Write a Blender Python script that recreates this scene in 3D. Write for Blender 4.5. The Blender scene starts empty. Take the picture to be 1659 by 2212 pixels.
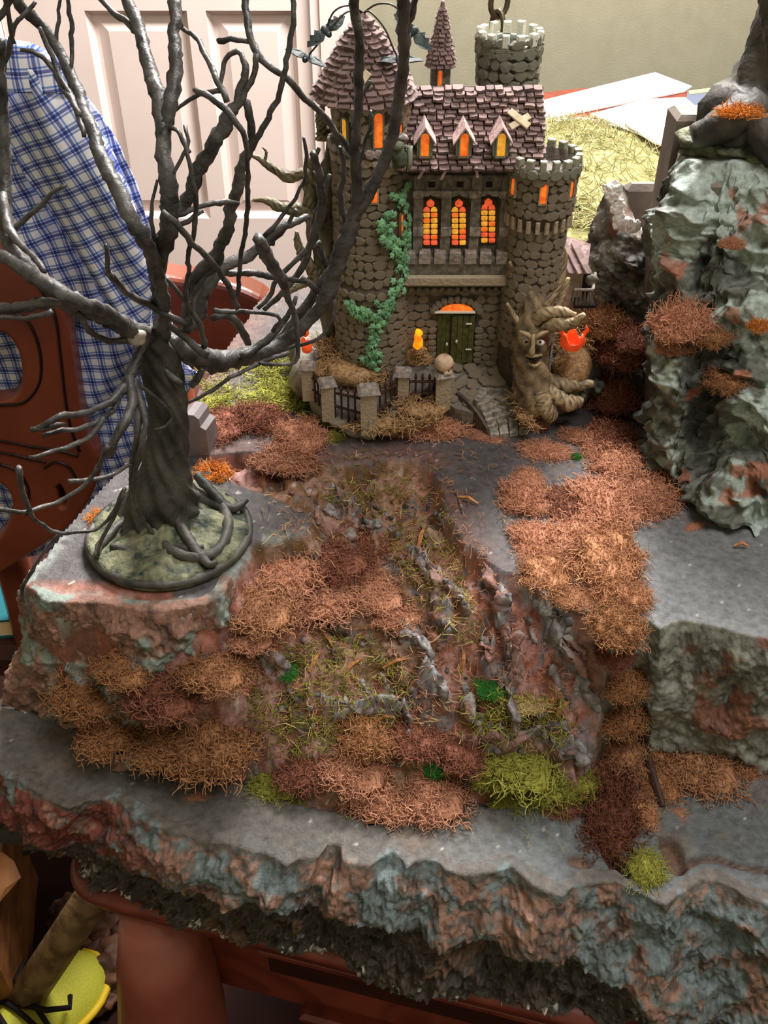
import bpy, math, random
import numpy as np
from mathutils import Vector, Matrix, Euler

# ---------------------------------------------------------------- camera
W_, H_, F_ = 1659.0, 2212.0, 2107.0
PITCH = math.radians(39.0)
CAM = np.array([0.0, 0.0, 0.375])
cp, sp = math.cos(PITCH), math.sin(PITCH)
cd = bpy.data.cameras.new('camera'); cam = bpy.data.objects.new('camera', cd)
bpy.context.scene.collection.objects.link(cam)
cam.location = CAM; cam.rotation_euler = (math.pi/2 - PITCH, 0, 0)
cd.sensor_fit = 'VERTICAL'; cd.sensor_height = 36.0; cd.lens = F_/H_*36.0
cd.clip_start = 0.01; cd.clip_end = 50
bpy.context.scene.camera = cam

# ---------------------------------------------------------------- light
sc = bpy.context.scene
sc.view_settings.view_transform = 'Standard'; sc.view_settings.look = 'None'
sc.view_settings.gamma = 1.0; sc.view_settings.use_curve_mapping = False
sc.view_settings.exposure = 0.9
world = bpy.data.worlds.new('world'); sc.world = world; world.use_nodes = True
bg = world.node_tree.nodes['Background']
bg.inputs[0].default_value = (1.0, 0.955, 0.94, 1); bg.inputs[1].default_value = 0.72

def area(name, loc, target, size, power, col):
    l = bpy.data.lights.new(name, 'AREA'); l.shape = 'DISK'; l.size = size; l.energy = power; l.color = col
    o = bpy.data.objects.new(name, l); sc.collection.objects.link(o); o.location = loc
    o.rotation_euler = (Vector(target)-Vector(loc)).to_track_quat('-Z', 'Y').to_euler()
    return o
area('ceiling_lamp_light', (0.35, 1.75, 1.45), (0.1, 1.2, -0.2), 0.85, 84.0, (1.0, 0.95, 0.92))
area('front_fill_light', (0.5, 0.1, 1.5), (0.0, 0.5, 0.0), 0.8, 10.0, (1.0, 0.95, 0.93))  # unseen fill added to brighten the castle front and the slope

# ---------------------------------------------------------------- helpers
rng = np.random.default_rng(11); random.seed(5)
R = random.uniform
def raydir(px, py):
    dx = (px-829.5)/F_; dy = (1106-py)/F_
    return np.array([dx, cp+dy*sp, -sp+dy*cp])
def at(px, py, Y=None, z=None):            # the point seen at a pixel, at depth Y or height z
    d = raydir(px, py)
    t = (Y-CAM[1])/d[1] if Y is not None else (z-CAM[2])/d[2]
    return CAM + t*d
def pxm(Y, z):                             # pixels per metre there
    return F_/(Y*cp+(CAM[2]-z)*sp)
def lin(c):
    c = np.asarray(c, float)/255.0
    return np.where(c <= 0.04045, c/12.92, ((c+0.055)/1.055)**2.4)
_T = np.random.default_rng(3).permutation(256); _VAL = np.random.default_rng(4).uniform(-1, 1, 256)
_J = np.random.default_rng(8).uniform(0, 1, (256, 3))
def _h(i, j, k): return _T[(_T[(_T[i & 255]+j) & 255]+k) & 255]
def vnoise(p):
    f0 = np.floor(p); i = f0.astype(np.int64); f = p-f0; u = f*f*f*(f*(f*6-15)+10)
    r = 0
    for a in (0, 1):
        wa = u[:, 0] if a else 1-u[:, 0]
        for b in (0, 1):
            wb = wa*(u[:, 1] if b else 1-u[:, 1])
            for c in (0, 1):
                r = r + wb*(u[:, 2] if c else 1-u[:, 2])*_VAL[_h(i[:, 0]+a, i[:, 1]+b, i[:, 2]+c)]
    return r
def fbm(p, scale, octs=4, gain=0.5, seed=0.0):
    p = np.asarray(p)*scale + seed*17.31; a, r, s = 1.0, 0, 0
    for o in range(octs):
        r = r + a*vnoise(p); s += a; a *= gain; p = p*2.03+5.7
    return r/s
def worley(p, scale, seed=0.0):
    p = np.asarray(p)*scale + seed*13.7; i = np.floor(p).astype(np.int64); best = np.full(len(p), 9.0); sec = best.copy()
    for a in (-1, 0, 1):
        for b in (-1, 0, 1):
            for c in (-1, 0, 1):
                q = i+np.array([a, b, c]); ctr = q+_J[_h(q[:, 0], q[:, 1], q[:, 2])]
                d = ((p-ctr)**2).sum(1); sec = np.minimum(sec, np.maximum(best, d)); best = np.minimum(best, d)
    return np.sqrt(best), np.sqrt(sec)
def sstep(x, a, b):
    t = np.clip((x-a)/(b-a), 0, 1); return t*t*(3-2*t)

def mat(name, col, rough=0.7, col2=None, nscale=200, bump=0.0, bscale=400, spec=0.3, metal=0.0, attr=None, emit=0.0, coords='Object', distort=0.0, thresh=(0.35, 0.65)):
    m = bpy.data.materials.new(name); m.use_nodes = True; nt = m.node_tree; N, L = nt.nodes, nt.links
    b = N['Principled BSDF']; b.inputs['Roughness'].default_value = rough
    b.inputs['Specular IOR Level'].default_value = spec; b.inputs['Metallic'].default_value = metal
    tc = N.new('ShaderNodeTexCoord')
    c1 = tuple(lin(col))+(1,)
    b.inputs['Base Color'].default_value = c1
    src = None
    if attr:
        a = N.new('ShaderNodeAttribute'); a.attribute_name = attr; src = a.outputs['Color']
    if col2 is not None or attr:
        n = N.new('ShaderNodeTexNoise'); n.inputs['Scale'].default_value = nscale; n.inputs['Detail'].default_value = 5; n.inputs['Distortion'].default_value = distort
        L.new(tc.outputs[coords], n.inputs['Vector'])
        r = N.new('ShaderNodeValToRGB'); r.color_ramp.elements[0].position = thresh[0]; r.color_ramp.elements[1].position = thresh[1]
        L.new(n.outputs['Fac'], r.inputs['Fac'])
        if attr:
            r.color_ramp.elements[0].color = (0.62, 0.62, 0.62, 1); r.color_ramp.elements[1].color = (1.25, 1.25, 1.25, 1)
            mx = N.new('ShaderNodeMix'); mx.data_type = 'RGBA'; mx.blend_type = 'MULTIPLY'; mx.inputs[0].default_value = 1
            L.new(src, mx.inputs[6]); L.new(r.outputs[0], mx.inputs[7]); L.new(mx.outputs[2], b.inputs['Base Color'])
        else:
            r.color_ramp.elements[0].color = tuple(lin(col2))+(1,); r.color_ramp.elements[1].color = c1
            L.new(r.outputs[0], b.inputs['Base Color'])
            if emit: L.new(r.outputs[0], b.inputs['Emission Color'])
    if emit:
        if col2 is None: b.inputs['Emission Color'].default_value = c1
        b.inputs['Emission Strength'].default_value = emit
    if bump:
        n2 = N.new('ShaderNodeTexNoise'); n2.inputs['Scale'].default_value = bscale; n2.inputs['Detail'].default_value = 6
        L.new(tc.outputs[coords], n2.inputs['Vector'])
        bp = N.new('ShaderNodeBump'); bp.inputs['Strength'].default_value = 0.8; bp.inputs['Distance'].default_value = bump
        L.new(n2.outputs['Fac'], bp.inputs['Height']); L.new(bp.outputs[0], b.inputs['Normal'])
    return m

COL = sc.collection
def tag(o, label=None, cat=None, group=None, kind=None):
    if label: o['label'] = label
    if cat: o['category'] = cat
    if group: o['group'] = group
    if kind: o['kind'] = kind
    return o
def empty(name, loc=(0, 0, 0)):
    o = bpy.data.objects.new(name, None); COL.objects.link(o); o.location = loc; o.empty_display_size = 0.01; return o
def wloc(o):
    v = Vector((0, 0, 0))
    while o is not None: v += o.location; o = o.parent
    return np.array(v)
def meshdata(name, V, F, m, smooth=True, cols=None):
    V = np.asarray(V, np.float32).reshape(-1, 3)
    if not isinstance(F, (list, tuple)) or (len(F) and not isinstance(F[0], np.ndarray)):
        if isinstance(F, np.ndarray): F = [F]
        else:
            me = bpy.data.meshes.new(name); me.from_pydata([tuple(map(float, v)) for v in V], [], [tuple(map(int, f)) for f in F]); F = None
    if F is not None:
        me = bpy.data.meshes.new(name); me.vertices.add(len(V)); me.vertices.foreach_set('co', V.ravel())
        idx = np.concatenate([f.ravel() for f in F]).astype(np.int32)
        tot = np.concatenate([np.full(len(f), f.shape[1]) for f in F]).astype(np.int32)
        st = np.concatenate([[0], np.cumsum(tot)[:-1]]).astype(np.int32)
        me.loops.add(len(idx)); me.loops.foreach_set('vertex_index', idx)
        me.polygons.add(len(tot)); me.polygons.foreach_set('loop_start', st)
        try: me.polygons.foreach_set('loop_total', tot)
        except Exception: pass
    me.update(calc_edges=True)
    me.validate()
    if smooth: me.polygons.foreach_set('use_smooth', np.ones(len(me.polygons), bool))
    if cols is not None:
        a = me.color_attributes.new('Col', 'FLOAT_COLOR', 'POINT')
        a.data.foreach_set('color', np.concatenate([cols, np.ones((len(cols), 1))], 1).astype(np.float32).ravel())
    if m is not None: me.materials.append(m)
    return me
def mk(name, V, F, m, parent=None, smooth=True, cols=None, origin=None):
    V = np.asarray(V, float).reshape(-1, 3)
    off = wloc(parent) if parent is not None else np.zeros(3)
    org = np.array(origin, float) if origin is not None else (off if parent is not None else V.mean(0))
    o = bpy.data.objects.new(name, meshdata(name, V-org, F, m, smooth, cols)); COL.objects.link(o)
    o.parent = parent; o.location = Vector(org-off)
    return o
class MB:                                   # collects shapes into one mesh
    def __init__(s): s.V = []; s.F = []; s.n = 0
    def add(s, V, F):
        V = np.asarray(V, float).reshape(-1, 3)
        s.V.append(V); s.F += [tuple(int(i)+s.n for i in f) for f in F]; s.n += len(V); return s
    def box(s, c, size, rot=None, taper=1.0, bev=0.0):
        x, y, z = np.array(size)/2.0
        t = taper
        if bev:
            b = bev; V = []
            for zz, k in ((-z, b), (-z+b, 0), (z-b, 0), (z, b)):
                q = t if zz > 0 else 1
                for sx, sy in ((-1, -1), (1, -1), (1, 1), (-1, 1)): V.append((sx*(x-k)*q, sy*(y-k)*q, zz))
            V = np.array(V); F = [(3, 2, 1, 0), (12, 13, 14, 15)]
            for r in range(3):
                for i in range(4): F.append((r*4+i, r*4+(i+1) % 4, r*4+4+(i+1) % 4, r*4+4+i))
        else:
            V = np.array([(-x, -y, -z), (x, -y, -z), (x, y, -z), (-x, y, -z), (-x*t, -y*t, z), (x*t, -y*t, z), (x*t, y*t, z), (-x*t, y*t, z)])
            F = [(3, 2, 1, 0), (4, 5, 6, 7), (0, 1, 5, 4), (1, 2, 6, 5), (2, 3, 7, 6), (3, 0, 4, 7)]
        if rot is not None: V = V @ np.array(Euler(rot).to_matrix()).T
        return s.add(V+np.array(c), F)
    def tube(s, pts, rad, n=6, rough=0.0, cap=True, groove=0.0, gn=3, tw=0.0):
        V, F = tube(pts, rad, n, rough, cap, groove, gn, tw); return s.add(V, F)
    def lathe(s, c, prof, n=24, rough=0.0, a0=0, a1=2*math.pi):
        V, F = lathe(c, prof, n, rough, a0, a1); return s.add(V, F)
    def blob(s, c, r, sub=2, amp=0.15, fs=None, seed=0):
        V, F = blob(c, r, sub, amp, fs, seed); return s.add(V, F)
    def build(s, name, m, parent=None, smooth=False, origin=None, cols=None):
        return mk(name, np.concatenate(s.V), s.F, m, parent, smooth, cols, origin)
def smoothline(pts, n, k=None):             # Catmull-Rom resample
    P = np.array(pts, float)
    if len(P) == 2: return P[0]+(P[1]-P[0])*np.linspace(0, 1, n)[:, None]
    Q = np.concatenate([[2*P[0]-P[1]], P, [2*P[-1]-P[-2]]])
    seg = np.linalg.norm(np.diff(P[:, :3], axis=0), axis=1); cum = np.concatenate([[0], np.cumsum(seg)])
    s = np.linspace(0, cum[-1], n); out = []
    for v in s:
        i = min(np.searchsorted(cum, v, 'right')-1, len(P)-2); t = (v-cum[i])/max(seg[i], 1e-9)
        a, b, c, d = Q[i], Q[i+1], Q[i+2], Q[i+3]
        out.append(0.5*((2*b)+(c-a)*t+(2*a-5*b+4*c-d)*t*t+(3*b-a-3*c+d)*t**3))
    return np.array(out)
def tube(pts, rad, n=6, rough=0.0, cap=True, groove=0.0, gn=3, tw=0.0):
    P = np.asarray(pts, float); m = len(P); rad = np.broadcast_to(np.asarray(rad, float), (m,))
    T = np.gradient(P, axis=0); T /= np.linalg.norm(T, axis=1)[:, None]+1e-12
    ref = np.array([0.31, 0.17, 0.93]); 
    if abs(T[0] @ ref) > 0.9: ref = np.array([1.0, 0, 0])
    u = np.cross(T[0], ref); u /= np.linalg.norm(u); V = []
    ang = np.arange(n)*2*math.pi/n
    for i in range(m):
        u = u-T[i]*(u @ T[i]); u /= np.linalg.norm(u)+1e-12; v = np.cross(T[i], u)
        r = rad[i]*(1+groove*np.cos(gn*(ang+tw*i)))
        V.append(P[i]+(np.cos(ang)*r)[:, None]*u+(np.sin(ang)*r)[:, None]*v)
    V = np.concatenate(V)
    if rough: V = V+np.stack([fbm(V, 1.1/max(rad.max(), 1e-6), 3, seed=k) for k in (1, 2, 3)], 1)*rough*np.repeat(rad, n)[:, None]
    F = [(i*n+j, i*n+(j+1) % n, (i+1)*n+(j+1) % n, (i+1)*n+j) for i in range(m-1) for j in range(n)]
    if cap: F += [tuple(range(n-1, -1, -1)), tuple((m-1)*n+j for j in range(n))]
    return V, F
def lathe(c, prof, n=24, rough=0.0, a0=0.0, a1=2*math.pi):
    full = abs(a1-a0-2*math.pi) < 1e-6; k = n if full else n+1
    A = a0+np.arange(k)*(a1-a0)/n; V = []
    for r, z in prof: V.append(np.stack([np.cos(A)*r, np.sin(A)*r, np.full(k, z)], 1))
    V = np.concatenate(V); 
    F = [(i*k+j, i*k+(j+1) % k, (i+1)*k+(j+1) % k, (i+1)*k+j) for i in range(len(prof)-1) for j in range(n)]
    if full: F += [tuple(range(k-1, -1, -1)), tuple((len(prof)-1)*k+j for j in range(k))]
    V = V+np.array(c, float)
    if rough: V = V+np.stack([fbm(V, 90, 3, seed=q) for q in (1, 2, 3)], 1)*rough
    return V, F
_ico = {}
def ico(sub):
    if sub not in _ico:
        import bmesh
        b = bmesh.new(); bmesh.ops.create_icosphere(b, subdivisions=sub, radius=1.0)
        _ico[sub] = (np.array([v.co[:] for v in b.verts]), [tuple(v.index for v in f.verts) for f in b.faces]); b.free()
    return _ico[sub]
def blob(c, r, sub=2, amp=0.15, fs=None, seed=0):
    V, F = ico(sub); r = np.broadcast_to(np.asarray(r, float), (3,))
    d = 1+amp*fbm(V, fs or 1.5, 3, seed=seed+c[0]*31+c[1]*7)
    return V*d[:, None]*r+np.array(c), F
def strands(starts, dirs, length, nseg, radius, curl, sides=3, seed=0, taper=True):
    """many thin curved filaments in one go -> V, quads"""
    g = np.random.default_rng(seed); N = len(starts); P = np.zeros((N, nseg+1, 3)); P[:, 0] = starts; d = dirs/np.linalg.norm(dirs, axis=1)[:, None]
    length = np.broadcast_to(length, (N,))
    turn = g.normal(size=(N, 3))*curl
    for i in range(nseg):
        turn = 0.6*turn+g.normal(size=(N, 3))*curl*0.6
        d = d+turn; d /= np.linalg.norm(d, axis=1)[:, None]
        P[:, i+1] = P[:, i]+d*(length/nseg)[:, None]
    T = np.gradient(P, axis=1); T /= np.linalg.norm(T, axis=2)[:, :, None]+1e-12
    ref = g.normal(size=(N, 1, 3)); u = np.cross(T, np.broadcast_to(ref, T.shape)); u /= np.linalg.norm(u, axis=2)[:, :, None]+1e-9; v = np.cross(T, u)
    rr = np.broadcast_to(radius, (N,))[:, None]*(np.linspace(1, 0.45 if taper else 1, nseg+1))[None]
    V = np.zeros((N, nseg+1, sides, 3))
    for k in range(sides):
        a = 2*math.pi*k/sides; V[:, :, k] = P+(math.cos(a)*u+math.sin(a)*v)*rr[:, :, None]
    base = (np.arange(N)*(nseg+1)*sides)[:, None, None]+(np.arange(nseg)*sides)[None, :, None]
    k = np.arange(sides)[None, None]; k2 = (k+1) % sides
    F = np.stack([base+k, base+k2, base+sides+k2, base+sides+k], -1).reshape(-1, 4)
    return V.reshape(-1, 3), F
def seg_dist(XY, poly, closed=True):
    best = np.full(len(XY), 9.0); poly = np.asarray(poly); n = len(poly)
    for i in range(n if closed else n-1):
        a, b = poly[i], poly[(i+1) % n]; ab = b-a; t = np.clip(((XY-a) @ ab)/(ab @ ab+1e-12), 0, 1)
        best = np.minimum(best, np.linalg.norm(XY-(a+t[:, None]*ab), axis=1))
    return best
def inside(XY, poly):
    r = np.zeros(len(XY), bool); n = len(poly)
    for i in range(n):
        x1, y1 = poly[i]; x2, y2 = poly[(i+1) % n]
        if y1 == y2: continue
        c = ((y1 > XY[:, 1]) != (y2 > XY[:, 1])) & (XY[:, 0] < (x2-x1)*(XY[:, 1]-y1)/(y2-y1)+x1); r ^= c
    return r
def poly(pts, z): return np.array([at(x, y, z=z)[:2] for x, y in pts])
# ---------------------------------------------------------------- room shell
FZ, WY = -0.90, 2.45
M_floor = mat('floor_wood', (46, 22, 17), 0.75, (30, 15, 12), 9, 0.0, spec=0.1)
M_wallg = mat('wall_paint', (152, 148, 126), 0.9, (147, 143, 121), 30, 0.0005, 300)
M_walll = mat('wall_paint_side', (205, 192, 180), 0.9)
M_door = mat('door_paint', (232, 216, 208), 0.55, (228, 211, 203), 6)
M_ceil = mat('ceiling_paint', (230, 225, 215), 0.9)
def setting(name, boxes, m):
    b = MB()
    for c, s in boxes: b.box(c, s)
    return tag(b.build(name, m), kind='structure')
setting('floor', [((0, 0.7, FZ-0.02), (4.4, 4.0, 0.04))], M_floor)
DX0, DX1 = at(150, 200, Y=WY)[0]-0.12, at(676, 200, Y=WY)[0]           # door opening
setting('wall_back', [(((DX1+0.09+2.2)/2, WY+0.05, 0.35), (2.2-DX1-0.09, 0.1, 2.5)), (((DX0-0.09-2.2)/2, WY+0.05, 0.35), (2.2+DX0-0.09, 0.1, 2.5)),
        (((DX0+DX1)/2, WY+0.05, 1.38), (DX1-DX0+0.18, 0.1, 0.44))], M_wallg)
setting('wall_left', [((-2.2, 0.7, 0.35), (0.1, 3.6, 2.5))], M_wallg)
setting('wall_right', [((2.2, 0.7, 0.35), (0.1, 3.6, 2.5))], M_wallg)
setting('wall_front', [((0, -1.1, 0.35), (4.3, 0.1, 2.5))], M_wallg)
setting('ceiling', [((0, 0.7, 1.62), (4.4, 4.0, 0.04))], M_ceil)
# door trim and six-panel door
tb = MB()
for x in (DX0-0.05, DX1+0.05):
    tb.box((x, WY-0.012, 0.12), (0.09, 0.03, 2.04)); tb.box((x+(0.03 if x > 0 else -0.03)*0, WY-0.03, 0.12), (0.05, 0.012, 2.04))
tb.box(((DX0+DX1)/2, WY-0.012, 1.18), (DX1-DX0+0.19, 0.03, 0.09))
tag(tb.build('trim_1', M_door), kind='structure')
dr = empty('door_1', ((DX0+DX1)/2, WY, FZ)); tag(dr, kind='structure')
dw = DX1-DX0; cx = (DX0+DX1)/2
pan = []                                        # panel rectangles from the photograph (lower pair) and above
pl0 = at(232, 300, Y=WY)[0]; pl1 = at(436, 300, Y=WY)[0]; pr0 = at(474, 300, Y=WY)[0]; pr1 = at(652, 300, Y=WY)[0]
zt, zb = at(400, 22, Y=WY)[2], at(420, 470, Y=WY)[2]
rows = [(zb, zt), (zt+0.14, zt+0.80), (zt+0.90, zt+1.08)]
stile = MB()
xs = [DX0, pl0, pl1, pr0, pr1, DX1]
for a, b in ((0, 1), (2, 3), (4, 5)): stile.box(((xs[a]+xs[b])/2, WY+0.012, 0.12), (xs[b]-xs[a], 0.035, 2.03))
zz = [FZ+0.01]+[q for r in rows for q in r]+[1.135]
for a, b in ((0, 1), (2, 3), (4, 5), (6, 7)):
    for x0, x1 in ((pl0, pl1), (pr0, pr1)): stile.box(((x0+x1)/2, WY+0.012, (zz[a]+zz[b])/2), (x1-x0, 0.035, zz[b]-zz[a]))
stile.build('door_frame', M_door, dr)
for z0, z1 in rows:
    for x0, x1 in ((pl0, pl1), (pr0, pr1)):
        p = MB(); X, Z, w, h = (x0+x1)/2, (z0+z1)/2, x1-x0, z1-z0
        V = []
        for k, y in ((0, 0.0), (0.012, 0.016), (0.02, 0.016), (0.045, 0.004)):
            V += [(X-w/2+k, WY+y, Z-h/2+k), (X+w/2-k, WY+y, Z-h/2+k), (X+w/2-k, WY+y, Z+h/2-k), (X-w/2+k, WY+y, Z+h/2-k)]
        Fc = [(r*4+i, r*4+(i+1) % 4, r*4+4+(i+1) % 4, r*4+4+i) for r in range(3) for i in range(4)]+[(12, 13, 14, 15)]
        p.add(V, Fc); p.build('door_panel', M_door, dr)
kb = MB(); kz = FZ+0.95
kb.lathe((0, 0, 0), [(0.028, 0), (0.028, 0.004), (0.011, 0.008), (0.011, 0.035), (0.024, 0.045), (0.028, 0.058), (0.02, 0.07), (0.002, 0.074)], 20)
V = np.concatenate(kb.V); V = np.stack([V[:, 0]+DX0+0.07, WY-0.006-V[:, 2], V[:, 1]+kz], 1)
mk('door_knob', V, kb.F, mat('brass', (170, 140, 80), 0.3, metal=1.0), dr, True)

# ---------------------------------------------------------------- the foam landscape
M_rock = mat('painted_foam', (110, 110, 110), 0.62, nscale=260, attr='Col', bump=0.0006, bscale=700, spec=0.35, thresh=(0.3, 0.7))
GRAY = lin((82, 79, 80)); GRAYL = lin((112, 116, 118)); LEDGE = lin((90, 88, 83)); RUST = lin((150, 96, 78)); RUSTD = lin((98, 56, 46))
PALE = lin((150, 158, 154)); SAGE = lin((118, 130, 122)); BROWN = lin((84, 64, 52)); DARK = lin((48, 48, 46)); PINK = lin((176, 140, 134)); OLIV = lin((118, 108, 52)); WHITE = lin((215, 210, 205))

# outlines read from the photograph, put on their real levels
A_px = [(590, 612), (500, 735), (425, 850), (445, 930), (440, 985), (510, 975), (600, 975), (700, 1000), (735, 1003), (790, 995), (850, 985), (905, 990), (945, 1020), (962, 1060), (960, 1092),
        (985, 1130), (1010, 1172), (1062, 1215), (1095, 1235), (1130, 1250), (1180, 1275), (1250, 1310), (1330, 1345), (1372, 1335), (1405, 1330), (1430, 1352), (1450, 1336), (1480, 1334), (1530, 1342),
        (1570, 1352), (1590, 1362), (1659, 1375), (1800, 1400), (2300, 1300), (2300, 600), (1500, 560)]
B_px = [(450, 1000), (400, 960), (330, 960), (270, 1000), (200, 1075), (140, 1145), (95, 1205), (60, 1232), (50, 1265), (110, 1300), (200, 1300), (290, 1310), (330, 1315), (392, 1312), (440, 1306), (475, 1280),
        (520, 1215), (550, 1170), (600, 1165), (650, 1150), (672, 1125), (650, 1105), (600, 1080), (520, 1050), (480, 1030)]
C_px = [(-400, 1400), (0, 1480), (60, 1520), (100, 1535), (180, 1580), (230, 1630), (300, 1660), (400, 1680), (520, 1690), (640, 1735), (760, 1760), (880, 1765), (980, 1735), (1080, 1745), (1180, 1730), (1250, 1745),
        (1290, 1690), (1320, 1640), (1390, 1560), (1420, 1600), (1500, 1610), (1580, 1625), (1659, 1640), (1750, 1650), (2100, 1650)]
C_front = [(-500, 1560), (0, 1668), (40, 1676), (95, 1700), (120, 1728), (150, 1745), (200, 1722), (252, 1716), (280, 1745), (330, 1775), (380, 1788), (420, 1800), (470, 1812), (520, 1818), (570, 1835), (625, 1862), (655, 1838),
           (690, 1842), (712, 1815), (738, 1820), (745, 1850), (800, 1865), (850, 1835), (880, 1870), (910, 1850), (945, 1862), (965, 1882), (1010, 1885), (1065, 1878), (1105, 1868), (1135, 1888), (1150, 1902),
           (1185, 1920), (1215, 1935), (1240, 1905), (1290, 1900), (1330, 1902), (1352, 1920), (1400, 1940), (1440, 1955), (1480, 1920), (1530, 1895), (1560, 1905), (1610, 1930), (1659, 1945), (2100, 2010)]
D_front = [(-500, 1700), (0, 1800), (60, 1838), (150, 1870), (250, 1925), (340, 1965), (430, 2010), (520, 2035), (640, 2060), (800, 2098), (960, 2130), (1120, 2165), (1280, 2192), (1400, 2215), (1659, 2268), (2100, 2350)]
A = poly(A_px, 0.0); B = poly(B_px, 0.0)
Ct = poly(C_px, -0.1); Cf = poly(C_front, -0.1)
Cpoly = np.concatenate([Ct, Cf[::-1]])
ZL, ZT = -0.1, -0.198
x0, x1, y0, y1, st = -0.36, 0.40, 0.27, 0.84, 0.00145
xs_ = np.arange(x0, x1, st); ys_ = np.arange(y0, y1, st); NX, NY = len(xs_), len(ys_)
XX, YY = np.meshgrid(xs_, ys_); XY = np.stack([XX.ravel(), YY.ravel()], 1)
P3 = np.concatenate([XY, np.zeros((len(XY), 1))], 1)
wob = np.stack([fbm(P3, 60, 3, seed=2), fbm(P3, 60, 3, seed=5)], 1)*0.0035
XYw = XY+wob
inA = inside(XYw, A); inB = inside(XY, B); inC = inside(XY, Cpoly)
dA = np.where(inA, 0, seg_dist(XYw, A)); dB = np.where(inB, 0, seg_dist(XY, B)); dC = np.where(inC, 0, seg_dist(XY, Cpoly))
dAB = np.minimum(dA, dB)
t = dAB/(dAB+dC+1e-6)
big = fbm(P3, 22, 4, seed=1); mid = fbm(P3, 70, 4, seed=3); fine = fbm(P3, 260, 3, seed=4)
w1, w2 = worley(P3, 42, 1); ridg = np.clip(w2-w1, 0, 1)
rv = fbm(P3*np.array([1.0, 0.35, 1]), 55, 4, seed=9)                 # ridges running downhill
hill = -0.1*(0.15*t+0.85*t**1.25)-0.011*sstep(dAB, 0, 0.006)
rough_mask = sstep(dAB, 0, 0.01)*sstep(dC, 0, 0.012)
Z = hill + rough_mask*(0.006*big+0.008*(1-np.abs(rv)*2.2)*0.8+0.005*mid-0.004+0.0028*fine+0.0022*fbm(P3, 420, 2, seed=14))
Z = np.where(dAB <= 0, 0.0, np.where(dC <= 0, ZL, Z))
flat = (dAB <= 0) | (dC <= 0)
Z = Z+np.where(flat, 0.0004*mid+0.0002*fine, 0)
# gray worm-like ridges of left-over foam on the slope
ridge_px = [([(880, 1195), (915, 1225), (940, 1262), (935, 1310), (955, 1350), (975, 1375)], 16), ([(940, 1262), (975, 1300), (1010, 1340)], 10), ([(868, 1368), (905, 1400), (935, 1440), (948, 1490), (965, 1525)], 15),
            ([(1050, 1235), (1080, 1290), (1075, 1340), (1110, 1400), (1120, 1450), (1105, 1500), (1110, 1560)], 20), ([(1130, 1260), (1180, 1320), (1200, 1380), (1230, 1440)], 22),
            ([(1000, 1530), (1050, 1590), (1110, 1610), (1160, 1600), (1210, 1640), (1260, 1660)], 18), ([(560, 1390), (570, 1430), (620, 1450)], 13), ([(1240, 1430), (1260, 1500), (1290, 1550)], 14),
            ([(700, 1520), (760, 1540), (800, 1535)], 12), ([(860, 1530), (885, 1570), (880, 1610)], 9), ([(700, 1110), (760, 1130), (820, 1150)], 12), ([(1040, 1380), (1060, 1420), (1050, 1450)], 16), ([(720, 1060), (760, 1100)], 9),
            ([(780, 1480), (800, 1520), (860, 1545)], 9)]
groove = np.zeros(len(XY))
for pts, wpx, dep in (([(1290, 1690), (1300, 1760), (1315, 1830), (1345, 1890)], 20, .010), ([(1445, 1825), (1462, 1870)], 26, .008), ([(1475, 1870), (1530, 1850), (1600, 1870), (1659, 1880)], 9, .005), ([(1240, 1855), (1262, 1860)], 16, .004)):
    Q = smoothline(np.array([at(x, y, z=-.1)[:2] for x, y in pts]), 16); r = wpx/3700.0; k = sstep(-seg_dist(XY+wob*.5, Q, False), -r, -r*.35); Z = Z-k*dep*(dC <= 0); groove = np.maximum(groove, k*(dC <= 0))
Zg = Z.reshape(NY, NX)
def height(x, y):
    i = np.clip((np.asarray(x)-x0)/st, 0, NX-1.01); j = np.clip((np.asarray(y)-y0)/st, 0, NY-1.01)
    a, b = np.floor(i).astype(int), np.floor(j).astype(int); fi, fj = i-a, j-b
    return (Zg[b, a]*(1-fi)+Zg[b, a+1]*fi)*(1-fj)+(Zg[b+1, a]*(1-fi)+Zg[b+1, a+1]*fi)*fj
def hit(px, py):                                   # where the view ray of a pixel meets the landscape
    d = raydir(px, py); d = d/np.linalg.norm(d); t0 = 0.3
    for k in range(700):
        p = CAM+d*(t0+k*0.0015)
        if p[1] > y0 and p[2] < height(p[0], p[1]): return np.array([p[0], p[1], float(height(p[0], p[1]))])
    return at(px, py, z=0)
rmask = np.zeros(len(XY)); 
for pts, wpx in ridge_px:
    Q = np.array([hit(*p)[:2] for p in pts]); Q = smoothline(Q, 24)
    r = wpx/3800.0; d = seg_dist(XY+wob*1.6, Q, False)+mid*r*0.9+fine*r*0.5
    k = sstep(-d, -r, -r*0.25); rmask = np.maximum(rmask, k)
Z = Z+rmask*rough_mask*(0.008+0.006*mid+0.005*fine)
Zg = Z.reshape(NY, NX)
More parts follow.
